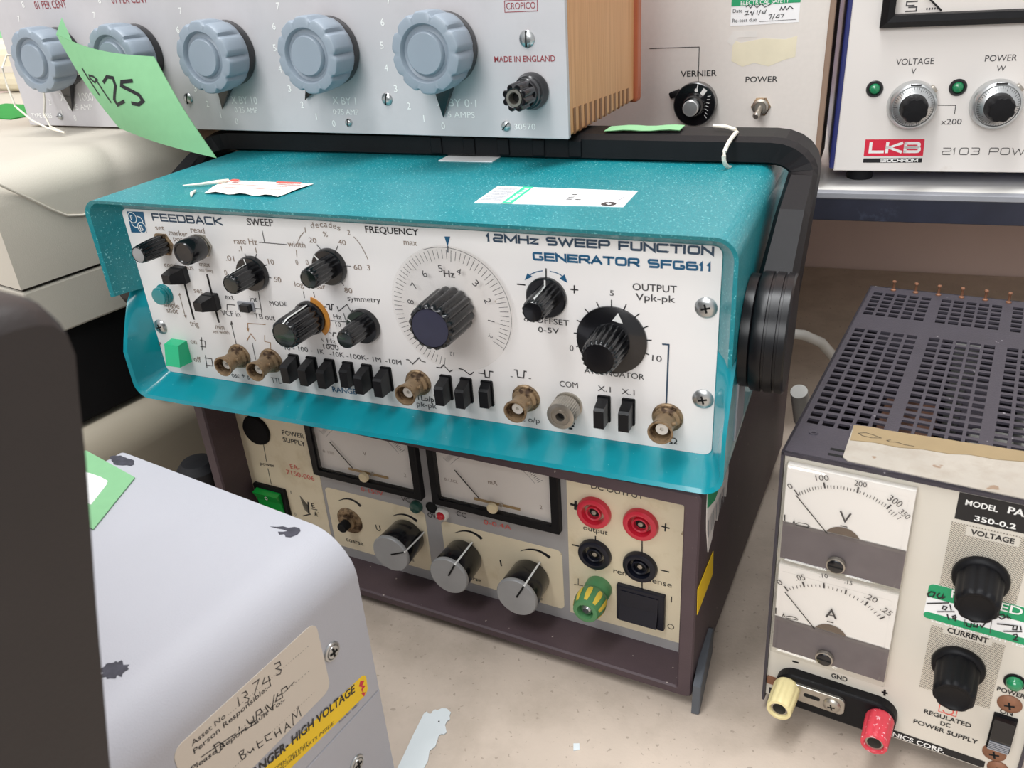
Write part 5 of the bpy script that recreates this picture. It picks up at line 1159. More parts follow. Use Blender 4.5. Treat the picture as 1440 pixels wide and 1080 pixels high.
ea_meter(-.2592, -.1757, 'V', '0-150'); ea_meter(-.1682, -.0838, 'mA', '0-1,5CL')
MB().lathe([(.0112, 0), (.0112, .0008), (.0104, .0022), (.006, .0036), (.0002, .0040)], 'black_matt', 36).build('blanking_plug', ea, ep(-305, 101.6))
o = MB().prism(rrect(-.0140, -.0130, .0140, .0130, .001), 0, .0024, 'black_satin', .0005).build('mains_rocker', ea, ep(-305.2, 43.8))
MB().add([(-.011, -.0103, .001), (.0105, -.0103, .001), (.0105, .0103, .001), (-.011, .0103, .001), (-.011, -.0103, .0022), (.0105, -.0103, .0022), (.0105, .002, .0042), (-.011, .002, .0042), (-.011, .0090, .0072), (.0105, .0090, .0072)], [(0, 1, 5, 4), (4, 5, 6, 7), (7, 6, 9, 8), (8, 9, 2, 3), (1, 2, 9, 6, 5), (0, 4, 7, 8, 3)], 'rocker_green').ribbon(arcp(.0011, 0, 360, 14, 0, .0058), .0004, 'ink_w', .0064).build('rocker', o)
MB().lathe([(.0043, 0), (.0043, .0020), (.0036, .0034), (.0002, .0040)], 'lens_dim', 24).build('indicator_lamp', ea, ep(-182.9, 71)); MB().lathe([(.0040, 0), (.0040, .0006), (.0036, .0006), (.0034, -.001)], 'hole_black', 24).build('adjuster_hole', ea, ep(-172, 72.6))
o = MB().lathe([(.0044, 0), (.0044, .0020), (.0036, .0034), (.0031, .0034), (.003, .002)], 'ptfe', 24).build('indicator_lamp', ea, ep(-164, 70.3)); MB().lathe([(.0028, .0015), (.0028, .0036), (.0018, .0050), (.0002, .0054)], 'lens_red', 20).build('lens', o)
o = MB().lathe([(.0100, 0), (.0100, .0005), (.0092, .0012), (.0060, .0014), (.0058, .0034), (.0045, .0040), (.004, .004)], 'nickel_dirty', 36).build('coarse_control', ea, ep(-239.5, 44.2)); MB().lathe([(.0036, .003), (.0036, .0090), (.0032, .0096), (.0002, .0096)], 'black_satin', 24).build('shaft', o)
def cap_knob(u, v, ang):
    k = MB().lathe([(.0118, .0004), (.0122, .0012), (.0128, .0185), (.0126, .0190)], 'black_gloss', 40)
    k.prism([(.0112, -.0010), (.0142, -.0007), (.0142, .0007), (.0112, .0010)], .0006, .0050, 'black_gloss', M=Matrix.Rotation(R(ang), 4, 'Z'))
    k = k.build('control_knob', ea, ep(u, v))
    MB().lathe([(.0128, .0188), (.0130, .0192), (.0130, .0206), (.0124, .0214), (.0002, .0216)], 'cap_grey', 40).build('knob_cap', k)
    c_, s_ = math.cos(R(ang)), math.sin(R(ang)); q = Vector((-s_, c_, 0))*.00055; d = Vector((c_, s_, 0)); L = MB()
    for r0, z0, r1, z1, mm in ((.0144, .0006, .0144, .0052, 'pointer_white'), (.0144, .0052, .0131, .0190, 'pointer_white'), (.0132, .0190, .0132, .0208, 'pointer_white'), (.0131, .0208, .0124, .02165, 'pointer_white'), (.0124, .02165, .001, .0218, 'hole_black')):
        a = d*r0+Vector((0, 0, z0)); b_ = d*r1+Vector((0, 0, z1)); L.add([a+q, a-q, b_-q, b_+q], [(0, 1, 2, 3)], mm)
    L.build('pointer_line', k)
cap_knob(-193, 45.6, 25); cap_knob(-151.5, 41.2, 62); cap_knob(-105.8, 39.6, 62)
for u, v, m, nm in ((-63.9, 98.1, 'red_plastic', 'output_socket'), (-37.2, 97.4, 'red_plastic', 'output_socket'), (-64, 69, 'navy_black', 'output_socket'), (-37.3, 68.3, 'navy_black', 'output_socket')):
    o = MB().lathe([(.0098, 0), (.0100, .0012), (.0094, .0030), (.0082, .0036), (.0066, .0034), (.0058, .0004), (.0056, -.0010), (.0046, -.0010), (.0045, .0026), (.0039, .0029), (.0034, .0024), (.0032, -.004)], m, 40).build(nm, ea, ep(u, v)); o['label'] = 'red socket' if m == 'red_plastic' else 'black socket'
    MB().lathe([(.0031, -.0036), (.0031, .0002), (.0002, .0003)], 'hole_black', 20).lathe([(.0016, .0002), (.0014, .0014), (.0002, .0015)], 'nickel', 12).build('contact', o)
b = MB().lathe([(.0078, 0), (.0080, .0010), (.0078, .0060), (.0070, .0075), (.0070, .0080), (.0082, .0092), (.0090, .0125), (.0086, .0180), (.0072, .0225), (.0062, .0228), (.0048, .0226), (.0042, .018)], 'earth_green', 40)
b = b.build('earth_terminal', ea, ep(-62, 45.0))
for k in range(9):
    q = R(40*k+12); M = Matrix.Rotation(q, 4, 'Z'); z0, z1 = .0112, .0205
    r0 = [(.0088, .0110), (.0091, .0126), (.0090, .0150), (.0086, .0178), (.0077, .0210)]
    MB().grid([[(r, -.0016*math.sin(math.pi*(.2+.6*i/4)), z), (r+.00025, 0, z), (r, .0016*math.sin(math.pi*(.2+.6*i/4)), z)] for i, (r, z) in enumerate(r0)], 'earth_yellow').build('yellow_rib', b, M)
MB().lathe([(.0030, .017), (.0030, .0205), (.0018, .0215), (.0016, .018)], 'steel', 20).build('contact', b)
o = MB().prism(rrect(-.0142, -.0128, .0142, .0128, .0008), 0, .0026, 'navy_black', .0006).build('sense_switch', ea, ep(-36.6, 39.5))
MB().add([(-.0115, -.0098, .002), (.0105, -.0098, .002), (.0105, .0098, .002), (-.0115, .0098, .002), (-.0115, -.0098, .0058), (.0105, -.0098, .0058), (.0105, .0, .0036), (-.0115, .0, .0036), (-.0115, .0098, .0030), (.0105, .0098, .0030)], [(0, 1, 5, 4), (4, 5, 6, 7), (7, 6, 9, 8), (8, 9, 2, 3), (1, 2, 9, 6, 5), (0, 4, 7, 8, 3)], 'navy_black').build('rocker', o)
for x in (-.30, -.03):
    for y in (.03, .24): MB().lathe([(.009, 0), (.0095, .001), (.009, .0062)], 'rubber', 20).build('foot', ea, T3(x, y, 0))
SD = Matrix(((0, 0, 1, .0003), (1, 0, 0, 0), (0, 1, 0, 0), (0, 0, 0, 1)))     # side frame: X back, Y up, Z outwards to the right
MB().prism([(.0325, .0838), (.0345, .0668), (.0025, .0650), (-.0000+.0008, .0835)], 0, .0003, 'yellow_label', M=SD).build('warning_label', ea)
l = MB().prism([(.0105, .1355), (.0105, .1285), (.0118, .118), (.0128, .112), (.019, .0935), (.026, .097), (.030, .106), (.037, .101), (.044, .112), (.0555, .104), (.058, .118), (.056, .1280), (.045, .135)], 0, .0005, 'paper', M=SD).prism([(.0095, .1385), (.0105, .1270), (.026, .1215), (.05, .1275), (.05, .1385)], .0005, .0008, 'sticker_green', M=SD)
for i in range(11): l.poly([(.014+i*.0032, .117-i*.0002), (.0152+i*.0032, .117), (.0172+i*.0032, .105), (.016+i*.0032, .105)], 'grey_trim', .0007, SD)
l.build('safety_label', ea)
MB().prism([(-.0045, .0005), (.0012, 0), (.040, .0035), (.0415, .0210), (.0350, .0265), (-.0030, .0195)], .0008, .0052, 'leg_slate', .0008, M=SD @ Matrix.Rotation(R(5), 4, 'Y')).build('tilt_leg', ea)
rb = tag(MB().lathe([(.0125, 0), (.0125, .006), (.011, .013), (.010, .022), (.0085, .045), (.009, .058), (.0135, .066), (.0140, .074), (.010, .079), (.0002, .080)], 'rubber', 28).build('rubber_bung', None, T3(-.2200, .4860, 0)), 'black domed rubber stopper in the gap left of the cream power supply', 'stopper')
# ------------------------------------------------------------------ decade resistance box on the handle
CY = R(-26.7)
cr = root('decade_resistance_box', (.04061, .46155, .2815), CY, 'grey-panelled decade box in an oak case, five large knobs, above the teal generator', 'resistance box')
XW, CH, CD = .437, .150, .128
cm = PF(0, 0, 0)
p = MB().prism(rrect(-XW, 0, 0, CH, .0008), -.0030, 0, 'cropico_grey', .0004, M=cm); prints(p, 'CR', cm)
for j, x0 in enumerate((-70.5, -148, -225.7, -303, -378)):
    for k in range(11):
        q = R(-100-k*16.6); r = .0427; x, y = x0*.001+r*math.cos(q), .0478+r*math.sin(q)
        if j in (0,) and k >= 10: continue
        put_text(p, str(k), x-(.0012 if k < 10 else .002), y-.0018, .0008 if k == 1 else (.0024 if k < 10 else .004), .0038, 0, 'ink_w', 0, .00018, cm)
p.build('front_panel', cr)
b = MB().box(-XW+.002, -.0002, .003, CD-.009, .0012, CH-.001, 'oak', .0012); b = b.build('oak_case', cr)
t = MB()
for i in range(12):
    y = .008+i*.0086
    t.box(-.0012, .00008, y, y+.0034, .0012, .0150-.0004*i, 'oak_end')
t.build('finger_joint', b)
MB().box(-XW-.0005, .0022, CD-.011, CD, -.0005, CH+.001, 'mahogany', .0025, 3).build('back_board', cr)
def cp_(u, v): return PF(u*.001, v*.001, 0)
def decade_knob(u, v, point):
    k = MB(); n = 96; rows = []
    for r, z, a in ((.0190, .0060, .0), (.0198, .0068, .04), (.0208, .0120, .10), (.0210, .0215, .10), (.0208, .0238, .10), (.0202, .0250, .085), (.0192, .0254, .05), (.0150, .0254, 0), (.0146, .0248, 0), (.0138, .0226, 0), (.0124, .0222, 0), (.0112, .0230, 0), (.0106, .0252, 0), (.0102, .0256, 0)):
        row = []
        for i in range(n):
            q = 2*math.pi*i/n; f = math.cos(5*q)**8 if False else max(0, math.cos(10*q))**4
            rr = r*(1-a*f); row.append((rr*math.cos(q), rr*math.sin(q), z))
        rows.append(row)
    k.grid(rows, 'knob_blue_grey', closed=True); k.add(rows[-1], [tuple(range(n))], 'knob_blue_grey')
    k = k.build('decade_knob', cr, cp_(u, v))
    q = R(point); d = Vector((math.cos(q), math.sin(q), 0)); s = Vector((-d.y, d.x, 0))
    s_ = MB().lathe([(.0188, .0002), (.0192, .0010), (.0188, .0064)], 'black_gloss', 48)
    a, b_, t_ = d*.017+s*.0068, d*.017-s*.0068, d*.0375
    s_.add([a+Vector((0, 0, .001)), b_+Vector((0, 0, .001)), t_+Vector((0, 0, .0012)), a+Vector((0, 0, .0056)), b_+Vector((0, 0, .0056)), t_+Vector((0, 0, .0020))], [(3, 5, 4), (0, 2, 5, 3), (1, 4, 5, 2), (0, 1, 2)], 'black_gloss')
    s_.build('pointer_skirt', k)
for u, pt in ((-70.5, -99), (-148, -132), (-225.7, -115), (-303, -100), (-378, -99)): decade_knob(u, 47.8, pt)
cross_screw('slotted_screw', cr, cp_(-114.2, 20.5), .0036, slot=75); cross_screw('slotted_screw', cr, cp_(-144, 6.6), .0024, slot=85); cross_screw('slotted_screw', cr, cp_(-21.9, 51.5), .0044, slot=88); cross_screw('slotted_screw', cr, cp_(-37.4, 6.4), .0029, slot=45); cross_screw('slotted_screw', cr, cp_(-270.6, 20), .0036, slot=80); cross_screw('slotted_screw', cr, cp_(-400.5, 6.8), .0026, slot=0)
o = MB().lathe([(.0092, 0), (.0098, .0006), (.0098, .0022), (.0090, .0040), (.0086, .0062), (.0080, .0066), (.0078, .0100), (.0072, .0106), (.0071, .0120)], 'black_gloss', 40).lathe([(.0062, .0112, .0), (.0072, .0116, .22), (.0072, .0230, .22), (.0068, .0238, .2), (.0050, .0240, 0), (.0046, .0238, 0), (.0045, .0180, 0)], 'black_gloss', 96, fl=8).build('terminal', cr, cp_(-20.3, 25.3))
MB().lathe([(.0044, .0186), (.0044, .0243), (.0030, .0243), (.0028, .0190)], 'nickel', 24).build('bush', o); MB().lathe([(.0028, .0184), (.0028, .0192)], 'hole_black', 16).build('socket_hole', o)
# ------------------------------------------------------------------ green 1925 tag hanging from the first knob
tagM = Matrix.Translation((.04061, .46155, .2815)) @ Matrix.Rotation(CY, 4, 'Z')
gt = root('numbered_tag', tagM @ Vector((-.328, -.030, .060)), CY, 'bright green card tag with 1925 written on it, tied to the leftmost grey knob', 'tag')
A4 = [Vector((-.3285, -.0400, .0650)), Vector((-.2496, -.0400, .0508)), Vector((-.2181, -.0400, -.0084)), Vector((-.2956, -.0400, .0082))]
def tagpt(u_, v_):
    a = A4[0].lerp(A4[1], u_); b_ = A4[3].lerp(A4[2], u_); q = a.lerp(b_, v_)
    q += Vector((0, -.004*math.sin(math.pi*u_)-.002*math.sin(math.pi*v_), -.0025*math.sin(math.pi*u_)*(1-v_)-.004*math.sin(math.pi*v_)*(1-u_)*.4)); return q-Vector((-.328, -.030, .060))
m = MB().grid([[tuple(tagpt(i/14, j/10)) for i in range(15)] for j in range(11)], 'card_green').grid([[tuple(tagpt(i/14, j/10)+Vector((0, .0004, 0))) for i in range(15)][::-1] for j in range(11)], 'card_green')
# folded corner tucked behind the knob
m.grid([[tuple(tagpt(0, j/4)), tuple(tagpt(0, j/4)+Vector((-.0055*(1-j/4), .012*(1-j/4), .0090*(1-j/4))))] for j in range(5)], 'card_green')
m.build('card', gt)
def inv_tag(x, z):   # plane coordinates (metres) to the curved card
    u_, v_ = .3, .3
    for _ in range(12):
        f = tagpt(u_, v_); e = 1e-4; fu = (tagpt(u_+e, v_)-f)/e; fv = (tagpt(u_, v_+e)-f)/e; rx = x-f.x; rz = z-f.z; det = fu.x*fv.z-fv.x*fu.z
        u_ += (rx*fv.z-fv.x*rz)/det; v_ += (fu.x*rz-rx*fu.z)/det
    return tagpt(u_, v_)
wr = MB()
for e in PRINT['TG']:
    pts = []
    for a, b_ in zip(e[1][:-1], e[1][1:]):
        for k in range(4): pts.append(((a[0]+(b_[0]-a[0])*k/4)*.001+.0042, (a[1]+(b_[1]-a[1])*k/4)*.001))
    pts.append((e[1][-1][0]*.001+.0042, e[1][-1][1]*.001)); wd = max(e[2]*1.25, .7)*.001; L = MB().ribbon(pts, wd, 'ink_k', 0)
    wr.add([tuple(inv_tag(v[0]+.328, v[1]-.060)+Vector((0, -.00025, 0))) for v in L.v], L.f, 'ink_k')
wr.build('handwritten_number', gt)
st = MB(); o_ = Vector((-.328, -.030, .060))
def stp(l): return [tuple(Vector((x*.001, y*.001, z*.001))-o_) for x, y, z in l]
st.tube(stp([(-318, -38.5, 55), (-330, -30, 52), (-345, -12, 47), (-360, -5, 38), (-372, -4.2, 33), (-386, -4.4, 35), (-399, -10, 48), (-404, -24, 52), (-406, -29, 44), (-405.6, -30, 34), (-404, -30, 19), (-391, -30, 9.5), (-379, -29, 4.5), (-364, -28, 1.4)]), .0007, 'string_white', 8)
st.tube(stp([(-397, -3, 40), (-402, -5, 33), (-402, -6, 27), (-399, -10, 19), (-393, -18, 12), (-381, -25, 4.8), (-368, -27, 1.6)]), .0007, 'string_white', 8)
st.build('tie_string', gt)
# ------------------------------------------------------------------ instrument with VERNIER and POWER controls, on the shelf
vn = root('laboratory_instrument', (.23373, .60051, .2051), R(-24), 'pale instrument with black vernier dial and toggle switch, on the shelf behind the oak box', 'laboratory instrument')
VZ = .0119; vm = PF(0, 0, 0, VZ)
p = MB().prism([(-.19, 0), (-.0030, 0), (-.0030, .20), (-.19, .20)], -.003, 0, 'vern_panel', M=vm); prints(p, 'VN', vm); p.build('front_panel', vn)
MB().box(-.003, .0008, -.0015, .006, VZ-.002, VZ+.202, 'vern_trim', .0006).build('edge_trim', vn)
MB().box(-.192, 0, .003, .08, VZ-.001, VZ+.201, 'vern_trim', .002).build('case', vn)
for x in (-.17, -.02):
    for y in (.02, .065): MB().lathe([(.008, 0), (.0085, .001), (.008, .0115)], 'rubber', 18).build('foot', vn, T3(x, y, 0))
def vp(u, v): return PF(u*.001, v*.001, 0, VZ)
o = MB().lathe([(.0150, 0), (.0154, .001), (.0154, .0085), (.0148, .0092), (.0100, .0094), (.0088, .0094)], 'black_gloss', 48).box(-.0165, -.0085, .0095, .0140, .0005, .0050, 'black_satin', .0008, M=Matrix.Rotation(R(20), 4, 'Z')).build('vernier_dial', vn, vp(-89.6, 49.3))
MB().lathe([(.0086, .0090), (.0080, .0150), (.0066, .0180), (.006, .0180)], 'black_gloss', 36).build('knob', o); MB().lathe([(.0054, .0170), (.0056, .0236), (.0050, .0242), (.0002, .0243)], 'alu', 32).build('spindle', o)
k = MB().ribbon([(.0022, .0142), (.0016, .0105)], .0007, 'ink_w', .0096).poly(circ(.0013, 12, .0012, .0092+.001), 'ink_w', .0096).poly([(.0040, .0080), (.0064, .0118), (.0090, .0100), (.0062, .0062)], 'ink_w', .0096)
for i in range(7): k.ribbon([(.0095-.0003*i, .0060-.0022*i), (.0118-.0004*i, .0064-.0026*i)], .0004, 'ink_w', .0096)
k.build('dial_marks', o)
o = MB().prism(hexp(.0070), 0, .0014, 'nickel_dirty', .0003).lathe([(.0056, .0014), (.0056, .0034), (.0042, .0040), (.0036, .0032)], 'nickel', 28).build('toggle_switch', vn, vp(-43.2, 46.6)); MB().tube([(0, 0, .002), (-.0004, -.0020, .008), (-.0012, -.0042, .0140), (-.0013, -.0046, .0150)], [.0015, .0018, .0026, .0018], 'nickel', 14).build('lever', o)
s_ = MB().prism([(-.0680, .1010), (-.0223, .1022), (-.0222, .1225), (-.0680, .1225)], 0, .0002, 'label_white', M=vm).prism([(-.0680, .1138), (-.0222, .1146), (-.0222, .1225), (-.0680, .1225)], .0002, .0004, 'sticker_green', M=vm); prints(s_, 'VS', vm, .0005); s_.build('safety_label', vn)
MB().prism([(-.066, .078), (-.058, .074), (-.050, .0765), (-.040, .074), (-.030, .078), (-.0225, .080), (-.0222, .0935), (-.030, .0915), (-.045, .0925), (-.060, .090), (-.0655, .092)], 0, .0001, 'stain_yellow', M=vm).prism([(-.070, .091), (-.0655, .098), (-.050, .0975), (-.049, .0935), (-.062, .0935), (-.066, .088)], 0, .00012, 'stain_white', M=vm).build('old_tape_mark', vn)
# ------------------------------------------------------------------ LKB supply
lk = root('power_supply', (.24675, .60321, .2051), R(-20), 'cream power supply with red badge and large panel meter, on the shelf at upper right', 'power supply')
lm = PF(0, 0, 0, VZ)
p = MB().prism([(0, 0), (.25, 0), (.25, .21), (0, .21)], -.004, 0, 'lkb_cream', .0008, M=lm); prints(p, 'LK', lm); p.build('front_panel', lk)
MB().box(-.0032, .253, .0012, .26, VZ+.001, VZ+.212, 'lkb_blue', .0012).build('case', lk)
for x in (.02, .23):
    for y in (.03, .22): MB().lathe([(.009, 0), (.0095, .001), (.009, .0135)], 'rubber', 18).build('foot', lk, T3(x, y, 0))
def lp(u, v): return PF(u*.001, v*.001, 0, VZ)
for u, v in ((20.7, 56.9), (72.7, 57)):
    o = MB().lathe([(.0054, 0), (.0056, .0006), (.0050, .0014), (.0040, .0014), (.0038, .0006)], 'black_gloss', 28).build('indicator_lamp', lk, lp(u, v)); MB().lathe([(.0036, .0004), (.0036, .0014), (.0026, .0030), (.0002, .0038)], 'lens_green', 24).build('lens', o)
for u, v in ((45.8, 46.2), (97.2, 46.2)):
    o = MB().lathe([(.0158, 0), (.0160, .0008), (.0156, .0060), (.0148, .0082), (.0134, .0092), (.0130, .0080)], 'alu', 48).box(-.0024, .0024, .0125, .0172, .001, .0062, 'nickel', .0006, M=Matrix.Rotation(R(-48), 4, 'Z')).build('ten_turn_dial', lk, lp(u, v))
    k = MB().lathe([(.0128, .0078), (.0126, .0102), (.0096, .0124), (.0088, .0126)], 'alu', 48)
    for i in range(50):
        q = R(i*7.2); r0 = .0126; r1 = .0112 if i % 5 else .0102; z0, z1 = .01035, (.0114 if i % 5 else .01215); c_, s__ = math.cos(q), math.sin(q); n_ = Vector((-s__, c_, 0))*.00014
        k.add([Vector((r0*c_, r0*s__, z0))+n_, Vector((r0*c_, r0*s__, z0))-n_, Vector((r1*c_, r1*s__, z1))-n_, Vector((r1*c_, r1*s__, z1))+n_], [(0, 1, 2, 3)], 'ink_k')
    k.box(-.0034, .0034, .0138, .0144, .0080, .0094, 'ink_k'); k.build('scale_ring', o)
    MB().lathe([(.0090, .0118), (.0088, .0185, .06), (.0080, .0245, .10), (.0074, .0252, .1), (.0002, .0256, 0)], 'black_satin', 64, fl=8).build('knob', o)
fr = MB(); X0, X1, Y0, Y1 = .0185, .148, .0962, .19
def rec(a, z): return [(X0+a, Y0+a, z), (X1-a, Y0+a, z), (X1-a, Y1-a, z), (X0+a, Y1-a, z)]
fr.grid([rec(0, 0), rec(0, .0045), rec(.0038, .0095), rec(.0078, .0088), rec(.0084, .0015)], 'black_satin', closed=True, sm=False)
fr = fr.build('meter', lk, lm)
d = MB().box(X0+.008, X1-.008, Y0+.008, Y1-.008, .0002, .0016, 'meter_paper').ribbon([(.0398, .1116), (.0332, .1116), (.0332, .1092), (.0382, .1092)], .0008, 'ink_g', .0018).ribbon([(.0345, .1082), (.0396, .1082), (.0396, .1058), (.0330, .1058)], .0008, 'ink_g', .0018).ribbon(arcp(.055, 40, 140, 30, .082, .105), .0004, 'ink_k', .0018)
for i in range(5): d.box(.0455+i*.0016, .0463+i*.0016, .1062, .1074, .0016, .00185, 'ink_g')
d.build('meter_dial', fr); MB().tube([(.043, .116, .004), (.0545, .1055, .004)], .0006, 'hole_black', 8).build('needle', fr)
MB().box(X0+.0079, X1-.0079, Y0+.0079, Y1-.0079, .0062, .0068, 'meter_window').build('window', fr)
# ------------------------------------------------------------------ perforated supply at the right
dd = root('power_supply', (.1235233, .3156662, 0), -.56592, 'power supply with perforated dark top and two stacked meters, on the bench at right', 'power supply')
WD, DZ0, DZ1, DD = .1195, .0100, .1647, .2228
dd.rotation_euler = (0, -.018846, -.56592)          # its right-hand feet are a little taller
dm = PF(0, 0, .0012)
p = MB().prism([(.0014, DZ0), (WD-.0012, DZ0), (WD-.0012, DZ1-.002), (.0014, DZ1-.002)], -.002, 0, 'd_cream', M=dm)
p.poly([(.0729, .1480), (WD-.0014, .1480), (WD-.0014, .1615), (.0729, .1615)], 'ink_k', .00012, dm)
for y0, y1 in ((.1058, .1462), (.0486, .0879)): p.poly([(.0722, y0), (.1018, y0), (.1018, y1), (.0722, y1)], 'halftone', .00010, dm)
p.poly([(.0780, .1409), (.0978, .1409), (.0978, .1456), (.0780, .1456)], 'd_cream', .00014, dm); p.poly([(.0772, .0852), (.0968, .0852), (.0968, .0899), (.0772, .0899)], 'd_cream', .00014, dm)
p.poly([(.0030, .0108), (.1055, .0104), (.1055, .0150), (.0030, .0152)], 'ink_k', .00012, dm)
p.ribbon([(.0822, .0420), (.0896, .0420), (.0896, .0372), (.0822, .0372), (.0822, .0420)], .0004, 'ink_r', .00012, dm); p.ribbon(arcp(.0022, 200, 420, 12, .0860, .0394), .0006, 'ink_r', .00012, dm)
prints(p, 'D', dm, .0002); p.build('front_panel', dd)
# cover: sides, back and a top with real slots
cv = MB().box(0, .0013, -.0012, DD, DZ0-.003, DZ1, 'd_black').box(WD-.0013, WD, -.0012, DD, DZ0-.003, DZ1, 'd_black').box(0, WD, DD-.0013, DD, DZ0, DZ1, 'd_black')
gx = []
for g0, gp in ((.0043, .00705), (.0440, .00685), (.0825, .00700)):
    for i in range(5): gx.append((g0+i*gp-.0003, g0+i*gp+.0050))
gy = [(.0293+i*.00725, .0293+i*.00725+.0047) for i in range(17)]+[(.1731+i*.00687, .1731+i*.00687+.0045) for i in range(6)]
xs = sorted([0, WD]+[t for a in gx for t in a]); ys = sorted([-.0012, DD]+[t for a in gy for t in a]); vs, fs = [], []
for zi, z in enumerate((DZ1, DZ1-.0012)):
    for y in ys:
        for x in xs: vs.append((x, y, z))
nx, ny = len(xs), len(ys); off = nx*ny
hx = {xs.index(a) for a, b_ in gx}; hy = {ys.index(a) for a, b_ in gy}
for j in range(ny-1):
    for i in range(nx-1):
        a, b_, c_, d_ = j*nx+i, j*nx+i+1, (j+1)*nx+i+1, (j+1)*nx+i
        if i in hx and j in hy:
            for e, f in ((a, b_), (b_, c_), (c_, d_), (d_, a)): fs.append((f, e, e+off, f+off))
        else: fs.append((a, b_, c_, d_)); fs.append((a+off, d_+off, c_+off, b_+off))
cv.add(vs, fs, 'd_black')
for y in (.0040, .0088): cv.box(.0192, .0262, y, y+.0018, DZ1, DZ1+.00012, 'hole_black')
cv.box(0, WD, -.0012, .0006, DZ1-.0016, DZ1, 'd_black'); cv.build('perforated_cover', dd)
ins = MB().box(.002, WD-.002, .004, DD-.002, DZ0, .012, 'd_inside').box(.002, WD-.002, .0036, .005, DZ0, DZ1-.003, 'd_inside')
ins.box(.030, .056, .035, .11, .02, .145, 'component_brown', .002).box(.072, .092, .04, .09, .02, .146, 'component_grey', .003).box(.066, .084, .10, .16, .02, .14, 'd_black', .002).box(.094, .114, .05, .17, .02, .144, 'component_grey', .004).box(.01, .05, .185, .215, .02, .142, 'd_black', .002)
for x in (.060, .066): ins.lathe([(.004, .02), (.004, .146)], 'component_grey', 16, T3(x, .19, 0))
ins.build('chassis', dd)
for x in (.0145, .0276, .0407, .0537, .0667, .0793): MB().lathe([(.0016, 0), (.0016, .0006), (.0008, .0012), (.0008, .0050), (.0013, .0058), (.0010, .0066)], 'rust', 12).build('rear_pin', dd, T3(x, DD-.0045, DZ1))
MB().lathe([(.0022, 0), (.0020, .0005), (.0010, .0003), (.0008, -.0004)], 'd_black', 18).build('cover_screw', dd, T3(.0093, .0206, DZ1))
tp = MB().prism([(.0246, .0340), (.040, .0350), (.060, .0362), (.080, .0375), (WD-.001, .0402), (WD-.001, -.0004), (.090, .0004), (.048, .0014), (.0282, .0018), (.0256, .0042)], 0, .0005, 'tape_cream', M=T3(0, 0, DZ1)).prism([(.0247, .0339), (.032, .0350), (.040, .0346), (.050, .0352), (.060, .0361), (.070, .0364), (.080, .0374), (.092, .0380), (WD-.001, .0401), (WD-.001, .0316), (.105, .0300), (.094, .0292), (.084, .0268), (.074, .0266), (.066, .0240), (.056, .0236), (.046, .0212), (.036, .0214), (.0258, .0195)], .0005, .0008, 'tape_tan', M=T3(0, 0, DZ1))
tp.ribbon([(.0280, .0268), (.0310, .0285), (.0350, .0275), (.0380, .0262), (.0340, .0248), (.0300, .0252), (.0280, .0268)], .0003, 'ink_k', .0009, T3(0, 0, DZ1)).ribbon([(.0420, .0262), (.0405, .0250), (.0420, .0242), (.0440, .0250), (.0460, .0248), (.0480, .0242), (.0520, .0244)], .0003, 'ink_k', .0009, T3(0, 0, DZ1)); tp.build('masking_tape', dd)
def dp(u, v): return PF(u*.001, v*.001, .0012)
def d_meter(zb, zm, zt, key, piv):
    x0, x1 = .0030, .0578; m = MB().box(.0036, .0572, zb+.0012, zt-.0012, .0002, .0036, 'meter_paper', M=dm); m.poly([(.0036, zb+.001), (.0572, zb+.001), (.0572, zm), (.0036, zm)], 'meter_grey', .0038, dm); m.box(.0036, .0572, zm-.0004, zm+.0003, .0036, .0060, 'clear_plastic', M=dm)
    m.poly([t for t in arcp(.0082, 12, 168, 20, .0305, zm-.0035) if t[1] >= zm-.0002], 'meter_arc', .0039, dm)
    prints(m, key, PF(0, 0, -.004), .0001 if False else -.0006)
    m = m.build('meter', dd)
    q = MB().grid([[(t[0], t[1], .0002) for t in rrect(x0, zb, x1, zt, .0012)], [(t[0], t[1], .0062) for t in rrect(x0, zb, x1, zt, .0012)], [(t[0], t[1], .0070) for t in rrect(x0+.0008, zb+.0008, x1-.0008, zt-.0008, .0010)], [(t[0], t[1], .0070) for t in rrect(x0+.0026, zb+.0026, x1-.0026, zt-.0026, .0008)], [(t[0], t[1], .0060) for t in rrect(x0+.0032, zb+.0032, x1-.0032, zt-.0032, .0006)]], 'clear_plastic', M=dm, closed=True, sm=False); pts = rrect(x0+.0032, zb+.0032, x1-.0032, zt-.0032, .0006); q.add([(t[0], t[1], .0060) for t in pts], [tuple(range(len(pts)))], 'clear_plastic', M=dm); q.build('clear_cover', m)
    a, b_ = piv; MB().tube([(a[0], a[1], .0048), (b_[0], b_[1], .0048)], .00022, 'hole_black', 6, M=dm).build('needle', m)
    MB().lathe([(.0042, .0055), (.0042, .0074), (.0037, .0076)], 'nickel', 28).lathe([(.0036, .0070), (.0036, .0078), (.0032, .0081), (.0002, .0081)], 'black_gloss', 24).box(-.0032, .0032, -.0003, .0003, .0079, .00825, 'hole_black').build('zero_screw', m, dm @ T3(.0295, (zb+zm)/2-.0042, 0))
d_meter(.1052, .1278, .1607, 'M1', ((.0086, .1446), (.0240, .1275))); d_meter(.0470, .0692, .1035, 'M2', ((.0076, .0866), (.0232, .0690)))
def bell_knob(u, v, dent=False):
    k = MB().lathe([(.0109, .0004), (.0112, .0010), (.0110, .0030), (.0104, .0038), (.0094, .0042)], 'black_satin', 56).lathe([(.0093, .0040, .05), (.0091, .0080, .06), (.0087, .0190, .07), (.0084, .0208, .07), (.0076, .0216, .03), (.0066, .0216, 0), (.0054, .0206, 0), (.0002, .0204, 0)], 'black_satin', 120, fl=10)
    return k.build('control_knob', dd, dp(u, v))
